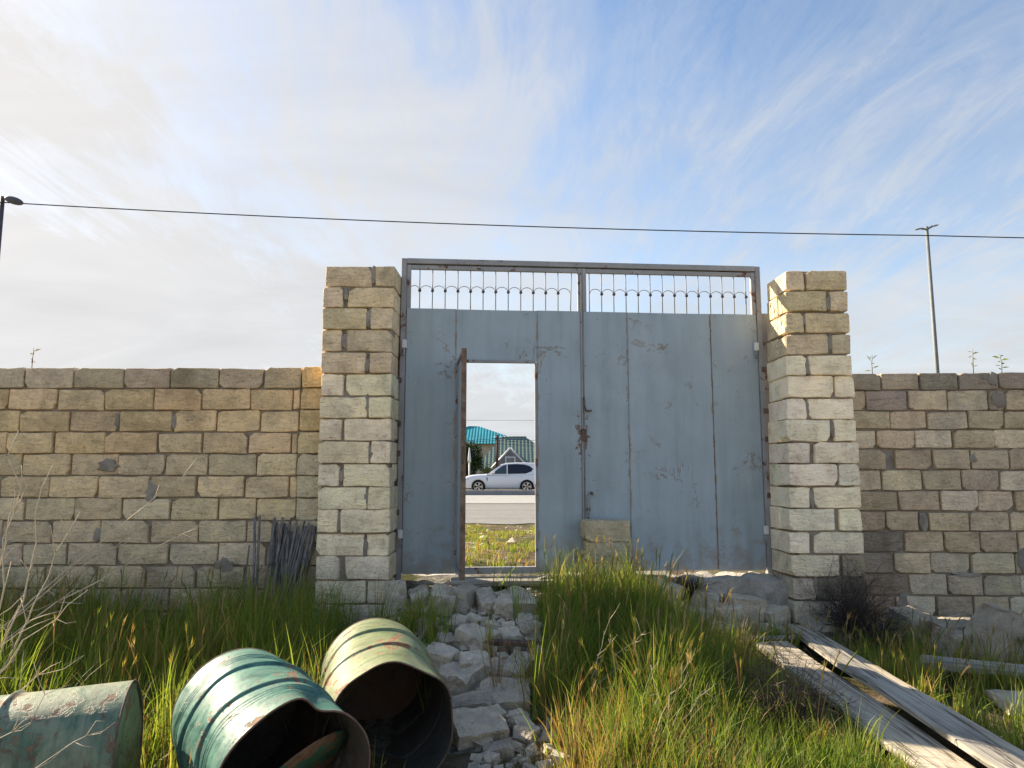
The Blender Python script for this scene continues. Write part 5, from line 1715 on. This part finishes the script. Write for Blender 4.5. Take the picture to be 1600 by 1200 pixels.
def leafy(name, loc, rx, ry, h, n, seed, label, cols, group=None, z0=0.25):
    r = np.random.default_rng(seed)
    rt = empty(name, loc, label=label, cat='tree' if 'tree' in name else 'bush', group=group)
    rr = random.Random(seed)
    it = [([(0, 0, -0.2), (0.05, 0, h * 0.3), (0.0, 0.05, h * 0.75)], [0.13, 0.10, 0.03], 8)]
    for k in range(7):
        a = rr.uniform(0, 6.28); b = rr.uniform(0.2, 0.5) * h
        it.append(([(0, 0, b), (math.cos(a) * rx * 0.4, math.sin(a) * ry * 0.4, b + h * 0.15), (math.cos(a) * rx * 0.75, math.sin(a) * ry * 0.75, b + h * 0.3)], [0.06, 0.04, 0.015], 6))
    mobj('trunk', tubes(it), M['bark'], rt)
    # clumps, then leaves on the clumps
    nc = 46
    cen = []
    while len(cen) < nc:
        p = r.uniform(-1, 1, 3)
        if (p ** 2).sum() < 1:
            cen.append(p)
    cen = np.array(cen) * np.array([rx * 0.82, ry * 0.82, h * (1 - z0) / 2 * 0.85]) + np.array([0, 0, h * (1 + z0) / 2])
    ci = r.integers(0, nc, n)
    cr = r.uniform(0.22, 0.42, nc)[ci] * rx * 0.9
    d = r.normal(0, 1, (n, 3)); d /= np.linalg.norm(d, axis=1)[:, None]
    c = cen[ci] + d * (cr * r.uniform(0.6, 1.05, n))[:, None]
    u = r.normal(0, 1, (n, 3)); u /= np.linalg.norm(u, axis=1)[:, None]
    w = np.cross(u, d); w /= np.linalg.norm(w, axis=1)[:, None] + 1e-6
    s = r.uniform(0.04, 0.10, n)[:, None] * (rx / 1.4)
    V = np.stack([c - u * s, c + w * s * 0.5, c + u * s, c - w * s * 0.5], 1).reshape(-1, 3)
    F = np.arange(4 * n).reshape(n, 4)
    me = fastmesh(V, F, 4)
    col = np.array(cols)[r.integers(0, len(cols), nc)][ci] * r.uniform(0.7, 1.3, (n, 1))
    C = np.ones((n, 4, 4), np.float32); C[:, :, :3] = col[:, None]
    ca = me.color_attributes.new('col', 'FLOAT_COLOR', 'POINT'); ca.data.foreach_set('color', C.ravel())
    mobj('crown', me, M['leaf'], rt)
    return rt


DK = [(0.035, 0.07, 0.015), (0.05, 0.09, 0.02), (0.03, 0.055, 0.015)]
leafy('roadside_tree', (-3.75, 55, gz(-3.75, 55)), 1.75, 1.5, 4.4, 7000, 5, 'dark green bushy tree behind the car bonnet', DK, z0=0.15)
leafy('roadside_tree', (-6.6, 57, gz(-6.6, 57)), 2.0, 1.7, 4.2, 6000, 6, 'dark green tree farther left behind the wicket door', DK, z0=0.1)
leafy('roadside_bush', (-1.9, 55.5, gz(-1.9, 55.5)), 0.8, 0.7, 2.4, 3000, 7, 'low lighter green bush below the wooden pole', [(0.07, 0.11, 0.025), (0.09, 0.12, 0.03)], z0=0.05)

up = empty('utility_pole', (-1.15, 54, gz(-1.15, 54)), label='brown wooden utility pole before the green roof', cat='utility pole')
mobj('pole', tube([(0, 0, -0.3), (0, 0, 2.5), (0, 0, 4.35)], [0.13, 0.11, 0.09], 10), M['pole'], up)
mobj('crossarm', box(-0.22, 0.30, -0.05, 0.05, 4.02, 4.10), M['pole'], up)
for x in (-0.16, 0.24):
    mobj('insulator', tube([(x, 0, 4.10), (x, 0, 4.22)], [0.05, 0.03], 8), M['white'], up)
for zz, dz in ((3.60, 0.35), (3.75, -0.1), (3.35, 0.2)):
    tag(mobj('service_wire', tube(span((-30, 53.9, zz + dz - 0.6), (-1.15, 53.9, zz - 0.08), 0.5)[:-1] + span((-1.15, 53.9, zz - 0.08), (30, 53.9, zz - dz - 0.3), 0.5), 0.014, 5), M['wire']), 'thin service wire running past the wooden utility pole', 'wire', 'service wires at the wooden pole')
tag(mobj('far_cable', tube(span((-40, 60, 5.6), (40, 60, 5.55), 0.1), 0.012, 5), M['wire']), 'faint cable above the roofs in the wicket view', 'wire')
wp = empty('road_marker_post', (-3.02, 49.5, gz(-3.02, 49.5)), label='white tapered post beside the dark tree in the wicket view', cat='post')
mobj('post', tube([(0, 0, -0.1), (0, 0, 1.9)], [0.06, 0.06], 8), M['white'], wp)
mobj('tapered_cap', tube([(0, 0, 1.9), (0, 0, 2.15), (0, 0, 2.95)], [0.13, 0.13, 0.03], 6), M['white'], wp)
